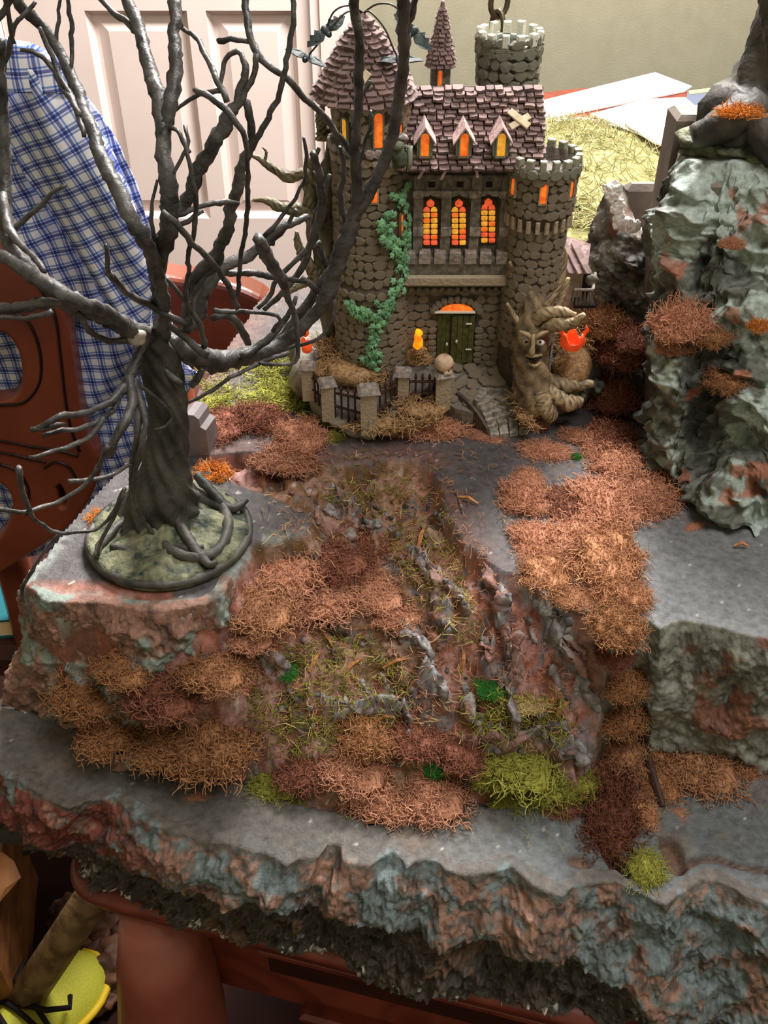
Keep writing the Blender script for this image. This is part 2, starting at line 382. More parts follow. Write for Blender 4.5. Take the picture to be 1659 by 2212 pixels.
# colour of the paint
def blend(a, b, k): return a*(1-k[:, None])+b*k[:, None]
n1 = fbm(P3, 35, 4, seed=21); n2 = fbm(P3, 90, 4, seed=22); n3 = fbm(P3, 15, 3, seed=23); n4 = fbm(P3, 300, 3, seed=24)
C = np.tile(GRAY, (len(XY), 1))
C = blend(C, GRAYL, sstep(XY[:, 0], 0.05, 0.16)*sstep(-XY[:, 1], -0.50, -0.43)*0.9)
C = blend(C, lin((74, 66, 64)), sstep(XY[:, 1], 0.55, 0.7)*0.5)
C = blend(C, LEDGE, (dC <= 0)*1.0)
C = blend(C, lin((98, 106, 110)), (dC <= 0)*sstep(XY[:, 0], 0.0, 0.1)*0.7)
C = blend(C, lin((108, 90, 76)), (dC <= 0)*sstep(n1, 0.1, 0.5)*0.5)
H = np.tile(RUST, (len(XY), 1))
H = blend(H, RUSTD, sstep(n1, -0.05, 0.35)*0.9)
H = blend(H, PINK, sstep(n2, 0.05, 0.3)*0.7)
H = blend(H, OLIV, sstep(n3, 0.1, 0.4)*0.35)
H = blend(H, lin((108, 104, 106)), sstep(-n2, 0.12, 0.3)*0.85)
H = blend(H, lin((142, 144, 148)), sstep(rmask, 0.3, 0.6)*0.95)
H = blend(H, WHITE, sstep(n4, 0.58, 0.66)*0.7)
hillk = sstep(dAB, 0.0, 0.002)*(dC > 0)
# left foot block is sage and rust
lb = sstep(-XY[:, 0], 0.10, 0.14)*sstep(-XY[:, 1], -0.44, -0.40)
H = blend(H, blend(blend(np.tile(SAGE, (len(XY), 1)), RUST, sstep(n1, -0.1, 0.15)), BROWN, sstep(n2, 0.1, 0.3)*0.6), lb)
H = blend(H, lin((112, 112, 108)), sstep(XY[:, 0], 0.11, 0.13))
C = blend(C, H, hillk)
C = blend(C, lin((112, 82, 62)), groove*0.85)
C = blend(C, RUST, (~inA & inB)*sstep(n1+1.2*lb-0.9, -0.2, 0.1)*sstep(-XY[:, 1], -0.405, -0.395)*0.8)
edge = sstep(-dB-seg_dist(XY, B)*(dB <= 0), -0.012, 0)*(inB | (dB < 0.002)); 
C = blend(C, lin((150, 158, 152)), edge*sstep(n2, -0.1, 0.15)*sstep(-XY[:, 1], -0.47, -0.42)*0.8)
eA = seg_dist(XY, A)*inA
C = blend(C, lin((120, 84, 72)), inA*sstep(-eA, -0.03, 0)*(n1 > -0.2)*sstep(-XY[:, 0], -0.09, -0.03)*0.55)
C = blend(C, WHITE, flat*sstep(n4, 0.64, 0.70)*0.6)
C = blend(C, DARK, flat*sstep(-n4, 0.56, 0.62)*0.6)
V = np.stack([XY[:, 0], XY[:, 1], Z], 1)
nd = np.stack([fbm(V, 110, 3, seed=31), fbm(V, 110, 3, seed=32), fbm(V, 110, 3, seed=33)], 1)*0.0042*rough_mask[:, None]
V = V+nd
# keep only cells of the landscape
back = poly([(590, 612), (500, 735), (425, 850), (400, 960), (330, 960), (270, 1000), (200, 1075), (140, 1145), (95, 1205), (60, 1232)], 0.0)
Xb = np.array([at(590, 612, z=0)[0]])
leftline_y = np.interp(XY[:, 0], back[::-1, 0], back[::-1, 1])      # the left outline of the upper sheets
keep = np.ones(len(XY), bool)
land = inside(XY, np.concatenate([back[::-1][:-0 or None][::-1][0:0], np.array([[x0, 0.30]])])) if False else None
Ycf = np.interp(XY[:, 0], Cf[:, 0], Cf[:, 1])
keep &= inC | (XY[:, 1] > Ycf+0.004)
leftok = (XY[:, 1] < leftline_y) | (XY[:, 0] > back[0, 0])
leftok |= inB | inA
yl_max = at(60, 1250, z=0)[1]
leftok &= ~((XY[:, 0] < back[-1, 0]-0.004) & (XY[:, 1] > yl_max-0.008))
keep &= leftok & (XY[:, 1] < 0.80)
keep &= ~((XY[:, 0] < back[-1, 0]-0.002) & (dC > 0.003))
kg = keep.reshape(NY, NX); cell = kg[:-1, :-1] & kg[1:, :-1] & kg[:-1, 1:] & kg[1:, 1:]
jj, ii = np.nonzero(cell); q = jj*NX+ii
Fq = np.stack([q, q+1, q+1+NX, q+NX], 1)
used = np.zeros(len(XY), bool); used[Fq.ravel()] = True; remap = np.cumsum(used)-1
land = empty('diorama_base', (0.0, 0.5, ZT)); tag(land, 'grey and rust painted foam landscape with stepped plateaus and a carved mossy slope', 'model landscape')
mk('slope_surface', V[used], remap[Fq], M_rock, land, True, C[used])

def rockface(name, top, bot, ztop, zbot, nu, nv, amp, colf, scale=55, parent=None, inward=0.012, seed=0, flip=1, lip=0.0, top_is_3d=False, mat_=None, pit=0.5, push=0.0, det=1.0, prof=None, edamp=0.0):
    T3 = np.array(top) if top_is_3d else np.concatenate([top, np.full((len(top), 1), ztop)], 1)
    B3 = np.array(bot) if top_is_3d else np.concatenate([bot, np.full((len(bot), 1), zbot)], 1)
    def res(Pn):
        cum = np.concatenate([[0], np.cumsum(np.linalg.norm(np.diff(Pn, axis=0), axis=1))]); s = np.linspace(0, cum[-1], nu)
        return np.stack([np.interp(s, cum, Pn[:, k]) for k in range(3)], 1)
    # match by x/arclength share
    T, Bt = res(T3), res(B3)
    d = np.gradient(Bt, axis=0); out = np.stack([d[:, 1], -d[:, 0], np.zeros(nu)], 1)*flip; k = 61
    pad = np.pad(out, ((k//2, k//2), (0, 0)), 'edge'); out = np.stack([np.convolve(pad[:, c], np.ones(k)/k, 'valid') for c in range(3)], 1)
    out /= np.linalg.norm(out, axis=1)[:, None]+1e-9
    vin = 6; rows_ = []; mk_ = []
    for r in range(-vin, nv+1):
        if r < 0: p = T-out*inward*(-r/vin)+np.array([0, 0, 0.0003+lip*(1+r/vin)]); m = max(0.0, 0.25*(1+r/vin))
        else: v = r/nv; p = T*(1-v)+Bt*v; m = min(1.0, 0.3+v*5)
        rows_.append(p); mk_.append(np.full(nu, m))
    Vv = np.concatenate(rows_); mm = np.concatenate(mk_); OO = np.tile(out, (nv+1+vin, 1))
    Sq = Vv*np.array([1, 1, 0.9])
    f1, f2 = worley(Sq+0.004*np.stack([fbm(Sq, 60, 2, seed=s) for s in (1, 2, 3)], 1), scale, seed); b_ = fbm(Sq, scale*0.35, 3, seed=seed+1); s_ = fbm(Sq, scale*3, 4, seed=seed+2); r_ = fbm(Sq, scale*9, 2, seed=seed+3)
    p1, _ = worley(Sq, scale*4.5, seed+5)
    vv = np.repeat(np.clip(np.arange(-vin, nv+1)/nv, -1, 1), nu); uu = np.tile(np.linspace(0, 1, nu), nv+1+vin)
    poff = 0.0
    if prof: poff, det = prof(Vv, vv)
    if edamp: mm = mm*sstep(uu, 0, edamp)
    disp = push+poff+amp*(0.9*f1+0.9*b_+det*(0.35*s_+0.16*r_)-0.5)+amp*pit*0.25*np.clip(p1, 0, .6)
    Vv = Vv+OO*(disp*mm)[:, None]; Vv[:, 2] += (0.25*amp*s_*mm*det)
    rr_ = nv+1+vin
    idx = np.arange(rr_*nu).reshape(rr_, nu); Fq_ = np.stack([idx[:-1, :-1], idx[1:, :-1], idx[1:, 1:], idx[:-1, 1:]], -1).reshape(-1, 4)
    cols = colf(Vv, vv, uu, f1, s_)
    return mk(name, Vv, Fq_, mat_ or M_rock, parent, True, cols), Vv
def col_front(Vv, v, u, f1, s_):
    a = fbm(Vv, 30, 3, seed=41); b = fbm(Vv, 110, 4, seed=42)
    c = np.tile(lin((112, 126, 128)), (len(Vv), 1))
    c = blend(c, lin((154, 114, 94)), sstep(a*.6+0.7*b+0.2*f1-0.6*Vv[:, 0], 0.06, 0.32)*0.85); c = blend(c, lin((84, 92, 90)), sstep(fbm(Vv, 240, 3, seed=46), 0.12, .35)*.7)
    c = blend(c, lin((110, 44, 36)), sstep(-Vv[:, 0], 0.10, 0.17)*0.85*sstep(b, -0.3, 0.1))
    dm = v-vmid(Vv); c = blend(c, lin((68, 62, 54)), sstep(dm+0.05*b, 0.0, 0.07)*0.94); c = blend(c, lin((112, 84, 64)), sstep(dm, .02, .1)*sstep(a, .25, .4)*.6)  # below the overhang line the undercut's shade is put into the colour
    c = blend(c, lin((52, 50, 48)), sstep(b, 0.3, 0.5)*0.7)
    c = blend(c, lin((210, 205, 200)), sstep(fbm(Vv*np.array([.6, 1, 1.3]), 150, 3, seed=43), 0.48, 0.54)*sstep(v, 0.75, 0.92)*0.95)
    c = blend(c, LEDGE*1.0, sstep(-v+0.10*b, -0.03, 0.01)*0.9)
    return c
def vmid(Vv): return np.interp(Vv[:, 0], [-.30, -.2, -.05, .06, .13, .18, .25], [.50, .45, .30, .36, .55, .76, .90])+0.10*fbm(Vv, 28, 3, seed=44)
def prof_front(Vv, v):
    d = v-vmid(Vv); return 0.008*sstep(d, -.35, -.03)*(1-sstep(d, 0.0, .14))-0.002*sstep(d, 0, .08)+0.003, 0.9+0.8*sstep(d, -.02, .08)
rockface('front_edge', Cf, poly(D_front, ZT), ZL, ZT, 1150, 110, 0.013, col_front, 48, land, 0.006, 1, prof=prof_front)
# right-hand step between the plateau and the ledge
Rt = poly([(1300, 1335), (1372, 1335), (1405, 1330), (1430, 1352), (1450, 1336), (1480, 1334), (1530, 1342), (1570, 1352), (1590, 1362), (1659, 1375), (1800, 1400), (2300, 1480)], 0.0)
Rb = poly([(1330, 1560), (1390, 1560), (1420, 1600), (1500, 1610), (1580, 1625), (1659, 1640), (1750, 1650), (2300, 1720)], -0.1)
def col_step(Vv, v, u, f1, s_):
    a = fbm(Vv, 45, 3, seed=51); b = fbm(Vv, 150, 4, seed=52)
    c = np.tile(lin((112, 112, 104)), (len(Vv), 1))
    c = blend(c, lin((148, 152, 142)), sstep(b, 0.05, 0.35)*0.7)
    c = blend(c, lin((132, 78, 56)), sstep(a, 0.28, 0.42)*0.75)
    c = blend(c, lin((48, 48, 46)), sstep(-b, 0.2, 0.45)*0.7)
    c = blend(c, GRAYL, (v < 0)*1.0)
    return c
rockface('step_face', Rt, Rb, 0.0, ZL, 420, 90, 0.011, col_step, 40, land, 0.004, 3, 1, push=0.0065)
# front face of the block under the left tree
Lt = poly([(62, 1236), (50, 1258), (110, 1298), (200, 1302), (290, 1312), (330, 1315), (392, 1312), (440, 1306), (475, 1285), (500, 1240)], 0.0)
Lb = poly([(75, 1400), (30, 1490), (50, 1515), (100, 1540), (180, 1580), (230, 1620), (300, 1640), (400, 1640), (480, 1600), (520, 1560)], -0.1)
def col_left(Vv, v, u, f1, s_):
    a = fbm(Vv, 38, 3, seed=61); b = fbm(Vv, 120, 4, seed=62)
    c = np.tile(lin((128, 140, 132)), (len(Vv), 1))
    c = blend(c, lin((142, 94, 76)), sstep(a, 0.0, 0.2)*0.8)
    c = blend(c, lin((78, 60, 50)), sstep(b, 0.15, 0.4)*0.7)
    return c
rockface('block_face', Lt, Lb, 0.0, ZL, 420, 100, 0.012, col_left, 45, land, 0.006, 7)
# straight-cut sides of the foam sheets (left and back)
bs = MB()
def sheet(pts, z0_, z1_, name):
    b = MB(); n = len(pts); V_ = [(p[0], p[1], z0_) for p in pts]+[(p[0], p[1], z1_) for p in pts]
    b.add(V_, [tuple(range(n-1, -1, -1)), tuple(range(n, 2*n))]+[(i, (i+1) % n, n+(i+1) % n, n+i) for i in range(n)])
    return b.build(name, mat('foam_sheet', (70, 66, 64), 0.7, (54, 50, 50), 60), land)
l0 = poly([(590, 612), (500, 735), (425, 850), (400, 960), (270, 1000), (140, 1145), (60, 1232)], 0.0)
l1 = [tuple(p+np.array([0.006, -0.004])) for p in l0]
sheet(l1+[(l1[-1][0]+0.05, l1[-1][1]+0.004), (l1[-2][0]+0.04, l1[-2][1]-0.01), (l1[-4][0]+0.03, l1[-4][1]-0.02), (l1[2][0]+0.03, l1[2][1]-0.01), (l1[0][0]+0.02, l1[0][1]-0.04), (0.38, 0.74), (0.38, 0.795), (l1[0][0], 0.795)], -0.099, -0.0135, 'upper_sheet')
sheet([(-0.12, 0.62), (-0.2, 0.46), (-0.212, 0.405), (-0.36, 0.40), (-0.36, 0.375), (0.0, 0.33), (0.1, 0.315), (0.25, 0.315), (0.40, 0.30), (0.40, 0.78), (-0.10, 0.78)], ZT, -0.104, 'lower_sheet')

# craggy left-over foam standing on the slope
def crag_cols(V_):
    b = fbm(V_, 160, 3, seed=91); c = np.tile(lin((138, 136, 136)), (len(V_), 1)); c = blend(c, lin((96, 84, 80)), sstep(b, 0.0, 0.25)*0.8); c = blend(c, lin((176, 166, 160)), sstep(-b, 0.2, 0.4)*0.7); return blend(c, RUST, sstep(fbm(V_, 60, 3, seed=92), 0.2, 0.35)*0.6)
for pts, wpx in ridge_px+[([(1160, 1540), (1200, 1575), (1250, 1590)], 13), ([(1190, 1450), (1215, 1500), (1240, 1545)], 12), ([(1000, 1480), (1010, 1530)], 9), ([(620, 1500), (660, 1530)], 9), ([(820, 1460), (850, 1500)], 8), ([(1140, 1340), (1150, 1390)], 13), ([(1200, 1340), (1240, 1390), (1262, 1430)], 12), ([(940, 1110), (960, 1160)], 7), ([(800, 1090), (840, 1130)], 8), ([(980, 1060), (1000, 1120)], 6), ([(640, 1110), (690, 1100)], 8), ([(580, 1060), (630, 1075)], 7)]:
    Q = np.array([hit(*p) for p in pts]); Q = smoothline(Q, max(16, len(pts)*12)); n_ = len(Q); Q[:, 2] = height(Q[:, 0], Q[:, 1])+0.0005
    r = wpx/3800.0*0.62*(1+0.5*fbm(Q, 120, 2, seed=5)); r[0] *= .35; r[-1] *= .35
    V_, F_l = tube(Q, r, 18, 0, True); a_ = wpx/3800.0
    V_ = V_+np.stack([fbm(V_, 105, 4, seed=k) for k in (81, 82, 83)], 1)*a_*1.3+np.stack([fbm(V_, 600, 2, seed=k) for k in (84, 85, 86)], 1)*a_*0.25
    mk('foam_ridge', V_, F_l, M_rock, land, True, crag_cols(V_))
g_ = np.random.default_rng(33); Vc, Fc = [], []; V0, F0_ = ico(2); F0_ = np.array(F0_); off = 0
for k in range(190):
    px, py = g_.uniform(540, 1280), g_.uniform(1030, 1660)
    p = hit(px, py) if k % 1 == 0 else None
    i_ = int(np.clip((p[1]-y0)/st, 0, NY-1))*NX+int(np.clip((p[0]-x0)/st, 0, NX-1))
    if rough_mask[i_] < 0.5: continue
    s = g_.uniform(0.0009, 0.0027); d = 1+0.5*fbm(V0+k, 1.4, 2); Vc.append(V0*d[:, None]*s*g_.uniform(.6, 1.3, 3)+p); Fc.append(F0_+off); off += len(V0)
Vc = np.concatenate(Vc); tag(mk('foam_crumbs', Vc, [np.concatenate(Fc)], M_rock, land, True, crag_cols(Vc*0.6)), kind='stuff')
# ---------------------------------------------------------------- the castle
def rnd_mat(name, col, col2, rough=0.6, nscale=300, bump=0.0005, bscale=900, vary=0.35, hl=None, spec=0.35):
    m = mat(name, col, rough, col2, nscale, bump, bscale, spec); nt = m.node_tree; N, L = nt.nodes, nt.links
    b = N['Principled BSDF']; src = b.inputs['Base Color'].links[0].from_socket
    oi = N.new('ShaderNodeObjectInfo'); mr = N.new('ShaderNodeMapRange'); mr.inputs['To Min'].default_value = 1-vary; mr.inputs['To Max'].default_value = 1+vary
    L.new(oi.outputs['Random'], mr.inputs['Value'])
    mx = N.new('ShaderNodeMix'); mx.data_type = 'RGBA'; mx.blend_type = 'MULTIPLY'; mx.inputs[0].default_value = 1
    L.new(src, mx.inputs[6]); L.new(mr.outputs[0], mx.inputs[7]); out = mx.outputs[2]
    if hl is not None:                       # dry-brushed paint on the raised edges of the casting
        g = N.new('ShaderNodeNewGeometry'); r = N.new('ShaderNodeValToRGB'); r.color_ramp.elements[0].position = 0.51; r.color_ramp.elements[1].position = 0.60
        L.new(g.outputs['Pointiness'], r.inputs['Fac']); m2 = N.new('ShaderNodeMix'); m2.data_type = 'RGBA'
        L.new(r.outputs[0], m2.inputs[0]); L.new(out, m2.inputs[6]); m2.inputs[7].default_value = tuple(lin(hl))+(1,); out = m2.outputs[2]
    L.new(out, b.inputs['Base Color']); return m
M_stone = rnd_mat('castle_stone', (128, 112, 92), (88, 76, 62), vary=0.25, hl=(166, 152, 130), bump=0.0012, bscale=500)
M_wallb = rnd_mat('castle_mortar', (92, 80, 66), (64, 56, 48), vary=0.0)
M_wallg2 = rnd_mat('castle_grey_stone', (128, 120, 108), (84, 78, 70), vary=0.15)
M_pale = rnd_mat('castle_pale_stone', (168, 158, 148), (112, 104, 98), vary=0.12)
M_green = rnd_mat('castle_green_stone', (118, 120, 104), (72, 76, 64), vary=0.3, hl=(150, 150, 132))
M_dkgreen = rnd_mat('castle_dark_green', (52, 66, 54), (28, 34, 30), vary=0.1, hl=(130, 140, 120))
M_shin = rnd_mat('castle_shingle', (184, 158, 152), (130, 106, 106), vary=0.35)
M_roofd = rnd_mat('castle_roof_under', (60, 42, 40), (42, 30, 28), vary=0)
M_wood = rnd_mat('castle_treewood', (118, 100, 76), (66, 56, 44), vary=0.0, nscale=160, hl=(176, 156, 120))
M_wooddk = rnd_mat('castle_treewood_dark', (84, 76, 58), (44, 42, 32), vary=0.0, nscale=160, hl=(150, 140, 110))
M_straw = rnd_mat('straw', (206, 172, 124), (150, 112, 72), vary=0.1, bump=0)
M_ivy = rnd_mat('ivy_leaf', (150, 200, 150), (92, 152, 108), vary=0.3, rough=0.45, bump=0.0002)
M_iron = rnd_mat('rusty_rail', (74, 50, 40), (48, 34, 30), vary=0.1)
M_cream = mat('cream_board', (226, 214, 186), 0.6, (200, 184, 150), 200, 0.0003)
M_door2 = rnd_mat('castle_door_paint', (92, 92, 44), (62, 64, 32), vary=0.1)
M_lead = mat('window_lead', (54, 44, 24), 0.6)
M_glow = mat('lit_orange', (245, 130, 40), 0.4, (225, 90, 30), 300, emit=0.35)
M_glowy = mat('lit_yellow', (235, 175, 60), 0.35, (215, 140, 40), 400, emit=0.35)
M_glowr = mat('lit_red', (240, 100, 60), 0.35, (215, 80, 45), 400, emit=0.35)
M_orange = mat('pumpkin_orange', (240, 92, 36), 0.35, (215, 64, 28), 200, emit=0.15)
M_flame = mat('flame_yellow', (255, 190, 20), 0.35, (240, 110, 20), 120, emit=0.5)
M_bone = mat('bone_paint', (222, 196, 168), 0.5, (180, 146, 120), 200, 0.0003)
M_teal = rnd_mat('bat_paint', (58, 72, 70), (34, 44, 44), vary=0.25)
M_wire = mat('dark_wire', (60, 54, 52), 0.45, metal=0.4)
M_white = mat('white_dot', (220, 215, 200), 0.5)
M_dark = mat('dark_hollow', (24, 18, 16), 0.8)

M_sock = mat('socket', (120, 60, 40), .7)
YW = 0.592
castle = empty('haunted_castle', (float(at(960, 800, Y=0.6)[0]), 0.6, 0.0))
tag(castle, 'miniature haunted stone castle with mauve shingled roofs, round towers and orange lit windows', 'castle')
def cz(py, Y, px=960): return float(at(px, py, Y=Y)[2])
def cxx(px, py, Y): return float(at(px, py, Y=Y)[0])
# --- rocky island the castle stands on
out_px = [(632, 800), (640, 862), (672, 900), (725, 935), (795, 954), (848, 945), (880, 915), (930, 897), (975, 868), (1015, 852), (1070, 850), (1120, 878), (1165, 908), (1215, 905), (1262, 880), (1300, 828), (1306, 760)]
O = [at(x, y, z=0)[:2] for x, y in out_px]; O += [np.array([O[-1][0]-0.01, 0.70]), np.array([O[0][0]+0.02, 0.70])]
O = np.array(O); O = np.concatenate([O, O[:1]]); cum = np.concatenate([[0], np.cumsum(np.linalg.norm(np.diff(O, axis=0), axis=1))])
sN = np.linspace(0, cum[-1], 260)[:-1]; O = np.stack([np.interp(sN, cum, O[:, k]) for k in (0, 1)], 1); ctr = np.array([cxx(960, 800, 0.6), 0.61])
def gz(x, y): return float(np.clip(0.012+(y-0.548)*0.42, 0.010, 0.032))
V = []; lev = [(0.0, 0.965), (0.15, 1.0), (0.45, 1.02), (0.75, 1.0), (1.0, 0.95), (1.05, 0.90)]
for h_, k in lev:
    q = ctr+(O-ctr)*k; V.append(np.stack([q[:, 0], q[:, 1], [h_*gz(x, y) for x, y in q]], 1))
for k in np.linspace(0.85, 0.0, 18):
    q = ctr+(O-ctr)*k; V.append(np.stack([q[:, 0], q[:, 1], [gz(x, y) for x, y in q]], 1))
nr = len(V); V = np.concatenate(V); n_ = len(O); idx = np.arange(nr*n_).reshape(nr, n_)
Fi = np.stack([idx[:-1], np.roll(idx, -1, 1)[:-1], np.roll(idx, -1, 1)[1:], idx[1:]], -1).reshape(-1, 4)
am = np.where(np.arange(len(V)) < n_*6, 1.0, 0.15)
V = V+np.stack([fbm(V, 60, 4, seed=k) for k in (1, 2, 3)], 1)*0.007*am[:, None]; V[:, 2] = np.maximum(V[:, 2], 0.0005)
mk('rock_island', V, Fi, rnd_mat('island_rock', (112, 106, 98), (72, 68, 64), vary=0, nscale=120, hl=(165, 158, 140)), castle)
# --- counters for pieces beyond the limit
count = {}; over = {}
def variants(name, builder, n, m): return [meshdata(name, *builder(i), m, False) for i in range(n)]
def piece(name, me, M4, parent, stuff_name, limit=290):
    count[name] = count.get(name, 0)+1
    if count[name] <= limit:
        o = bpy.data.objects.new(name, me); COL.objects.link(o); o.parent = parent
        o.matrix_local = Matrix.Translation(-Vector(wloc(parent))) @ M4
    else:
        key = (stuff_name, parent, me.materials[0]); V_ = np.array([(M4 @ v.co)[:] for v in me.vertices]); over.setdefault(key, MB()).add(V_, [tuple(p.vertices) for p in me.polygons])
def frame(pos, nrm, up, s=(1, 1, 1), spin=0.0):
    n = Vector(nrm).normalized(); u = (Vector(up)-n*Vector(up).dot(n)).normalized(); r = u.cross(n)
    M3 = Matrix((r, u, n)).transposed() @ Matrix.Rotation(spin, 3, 'Z') @ Matrix.Diagonal(s)
    return Matrix.Translation(Vector(pos)) @ M3.to_4x4()
def stone_b(i):                                 # unit stone plate: x,y in -.5..+.5, z proud 0..1
    g = np.random.default_rng(100+i); n = 8; a = np.arange(n)*2*math.pi/n+0.39; r = 0.5/np.maximum(np.abs(np.cos(a)), np.abs(np.sin(a)))**0.86*g.uniform(0.84, 1.06, n)
    V_ = np.concatenate([np.stack([np.cos(a)*r*k, np.sin(a)*r*k, np.full(n, z)+(g.uniform(-.12, .12, n) if z > 0.5 else 0)], 1) for k, z in ((1.0, -0.5), (0.96, 0.45), (0.80, 1.0))]+[np.array([[0, 0, 1.1]])])
    F_l = [(j+k*n, (j+1) % n+k*n, (j+1) % n+(k+1)*n, j+(k+1)*n) for k in (0, 1) for j in range(n)]+[(2*n+j, 2*n+(j+1) % n, 3*n) for j in range(n)]
    return V_, F_l
def shingle_b(i):                               # unit shingle: x width, y length (up slope), z thick
    g = np.random.default_rng(200+i); j = lambda s=0.07: g.uniform(-s, s)
    V_ = [(-.48+j(), -.5+j(.12), 0), (0+j(), -.56+j(.1), 0), (.48+j(), -.5+j(.12), 0), (.46, .6, 0), (-.46, .6, 0)]
    V_ = V_+[(x*.94, y*.96, 1.0+j(.25) if y < 0 else .35) for x, y, z in V_]
    return V_, [(4, 3, 2, 1, 0), (5, 6, 7, 8, 9)]+[(k, (k+1) % 5, 5+(k+1) % 5, 5+k) for k in range(5)]
stones = variants('stone', stone_b, 6, M_stone); gstones = variants('stone', stone_b, 6, M_green); shins = variants('shingle', shingle_b, 6, M_shin)

def tower(cx, cy, prof, m, name='tower', n=32, rough=0.0008):
    b = MB(); b.lathe((cx, cy, 0), prof, n, rough); return b.build(name, m, castle, True)
def rad_at(prof, z):
    k = 1
    while k < len(prof) and prof[k][1] > prof[k-1][1]: k += 1
    prof = prof[:k]; return float(np.interp(z, [p[1] for p in prof], [p[0] for p in prof]))
def stone_tower(parent, cx, cy, prof, z0_, z1_, rowh, w, meshes, a_from=-105, a_to=105, skip=None, depth=0.0009, seed=0, limit=290):
    g = random.Random(seed); z = z0_; row = 0
    while z < z1_:
        h = rowh*g.uniform(0.8, 1.2); r = rad_at(prof, z+h/2); a = a_from+g.uniform(0, 12)
        while a < a_to:
            ww = w*g.uniform(0.7, 1.4); da = math.degrees(ww/r); ar = math.radians(a+da/2-90)
            nrm = (math.cos(ar), math.sin(ar), 0); pos = (cx+nrm[0]*r, cy+nrm[1]*r, z+h/2+g.uniform(-.1, .1)*h)
            if not (skip and skip(pos)): piece('stone', g.choice(meshes), frame(pos, nrm, (0, 0, 1), (ww*1.12, h*1.14, depth*g.uniform(.8, 1.8)), g.uniform(-.25, .25)), parent, 'small_stones', limit)
            a += da
        z += h*0.98; row += 1
# --- left round tower
LX, LY = cxx(803, 600, 0.577), 0.6005
zb1, zb2, zch = cz(642, 0.575), cz(335, 0.575), cz(240, 0.575)
profL = [(0.0255, 0.015), (0.0250, 0.03), (0.0242, zb1-0.006), (0.0262, zb1-0.002), (0.0258, zb1+0.002), (0.0238, zb1+0.004), (0.0232, zb2-0.010), (0.0250, zb2-0.003), (0.0255, zb2+0.002), (0.0222, zb2+0.004), (0.0222, zch), (0.024, zch+0.004), (0.003, zch+0.006)]
tl = tower(LX, LY, profL, M_wallb, 'left_tower' if False else 'tower')
def oncyl(px, py, cx, cy, r):
    d = raydir(px, py); a = d[0]**2+d[1]**2; ox, oy = CAM[0]-cx, CAM[1]-cy; b = 2*(d[0]*ox+d[1]*oy); c = ox*ox+oy*oy-r*r
    disc = b*b-4*a*c
    if disc < 0: disc = 0
    t = (-b-math.sqrt(disc))/(2*a); p = CAM+t*d; n = np.array([p[0]-cx, p[1]-cy, 0])/r; return p, n
WLL = [oncyl(px, py, LX, LY, 0.0232)[0] for px, py in ((746, 282), (817, 283), (863, 288), (808, 420), (866, 485), (817, 262), (817, 302), (746, 268), (746, 298), (866, 470), (866, 500))]
def near_win(pos): return any((pos[0]-w[0])**2+(pos[1]-w[1])**2 < 0.0052**2 and abs(pos[2]-w[2]) < 0.0052 for w in WLL)
stone_tower(tl, LX, LY, profL, 0.03, zb1-0.005, 0.0058, 0.0068, stones, seed=1, skip=None)
stone_tower(tl, LX, LY, profL, zb1+0.005, zb2-0.006, 0.0056, 0.0066, stones, seed=2, skip=near_win)
stone_tower(tl, LX, LY, profL, zb2+0.005, zch, 0.006, 0.007, stones, seed=3, skip=near_win)
# --- arched lit windows
def arch_pts(w, h, n=7):
    r = w/2; return [(-r, 0), (r, 0)]+[(math.cos(a)*r, h-r+math.sin(a)*r*1.1) for a in np.linspace(0, math.pi, n)]
def arch_window(pos, nrm, w, h, parent, m=M_glow, fm=M_wallb, out=0.0016, lat=True):
    P2 = arch_pts(w, h); M4 = frame(pos, nrm, (0, 0, 1)); n = len(P2)
    def place(V_): return np.array([(M4 @ Vector(v))[:] for v in V_])
    Vf = [(x*1.35, (y-h/2)*1.16+h*0.0-h*0, 0) for x, y in P2]+[(x*1.3, (y-h/2)*1.14, out) for x, y in P2]+[(x, y-h/2, out) for x, y in P2]+[(x, y-h/2, out*0.2) for x, y in P2]
    F_l = [(k*n+i, k*n+(i+1) % n, (k+1)*n+(i+1) % n, (k+1)*n+i) for k in range(3) for i in range(n)]
    fr = mk('window_frame', place(Vf), F_l, fm, parent, False)
    Vg = [(x, y-h/2, out*0.4) for x, y in P2]+[(x*.6, (y-h/2)*.8, out*0.7) for x, y in P2]
    F_g = [(i, (i+1) % n, n+(i+1) % n, n+i) for i in range(n)]+[tuple(range(n, 2*n))]
    mk('lit_pane', place(Vg), F_g, m, parent, True)
S_ = 1/3297.0
for (px, py, w, h, r) in ((746, 282, 13, 42, 0.0225), (817, 283, 17, 64, 0.0225), (863, 288, 8, 40, 0.0225)):
    p, n = oncyl(px, py, LX, LY, r); arch_window(p, n, w*S_, h*S_*1.08, tl, M_glow if px > 760 else M_glowy, M_dkgreen)
for (px, py, w, h) in ((808, 420, 14, 30), (866, 485, 9, 42)):
    p, n = oncyl(px, py, LX, LY, 0.0242); arch_window(p, n, w*S_, h*S_*1.08, tl, M_glow, M_stone)
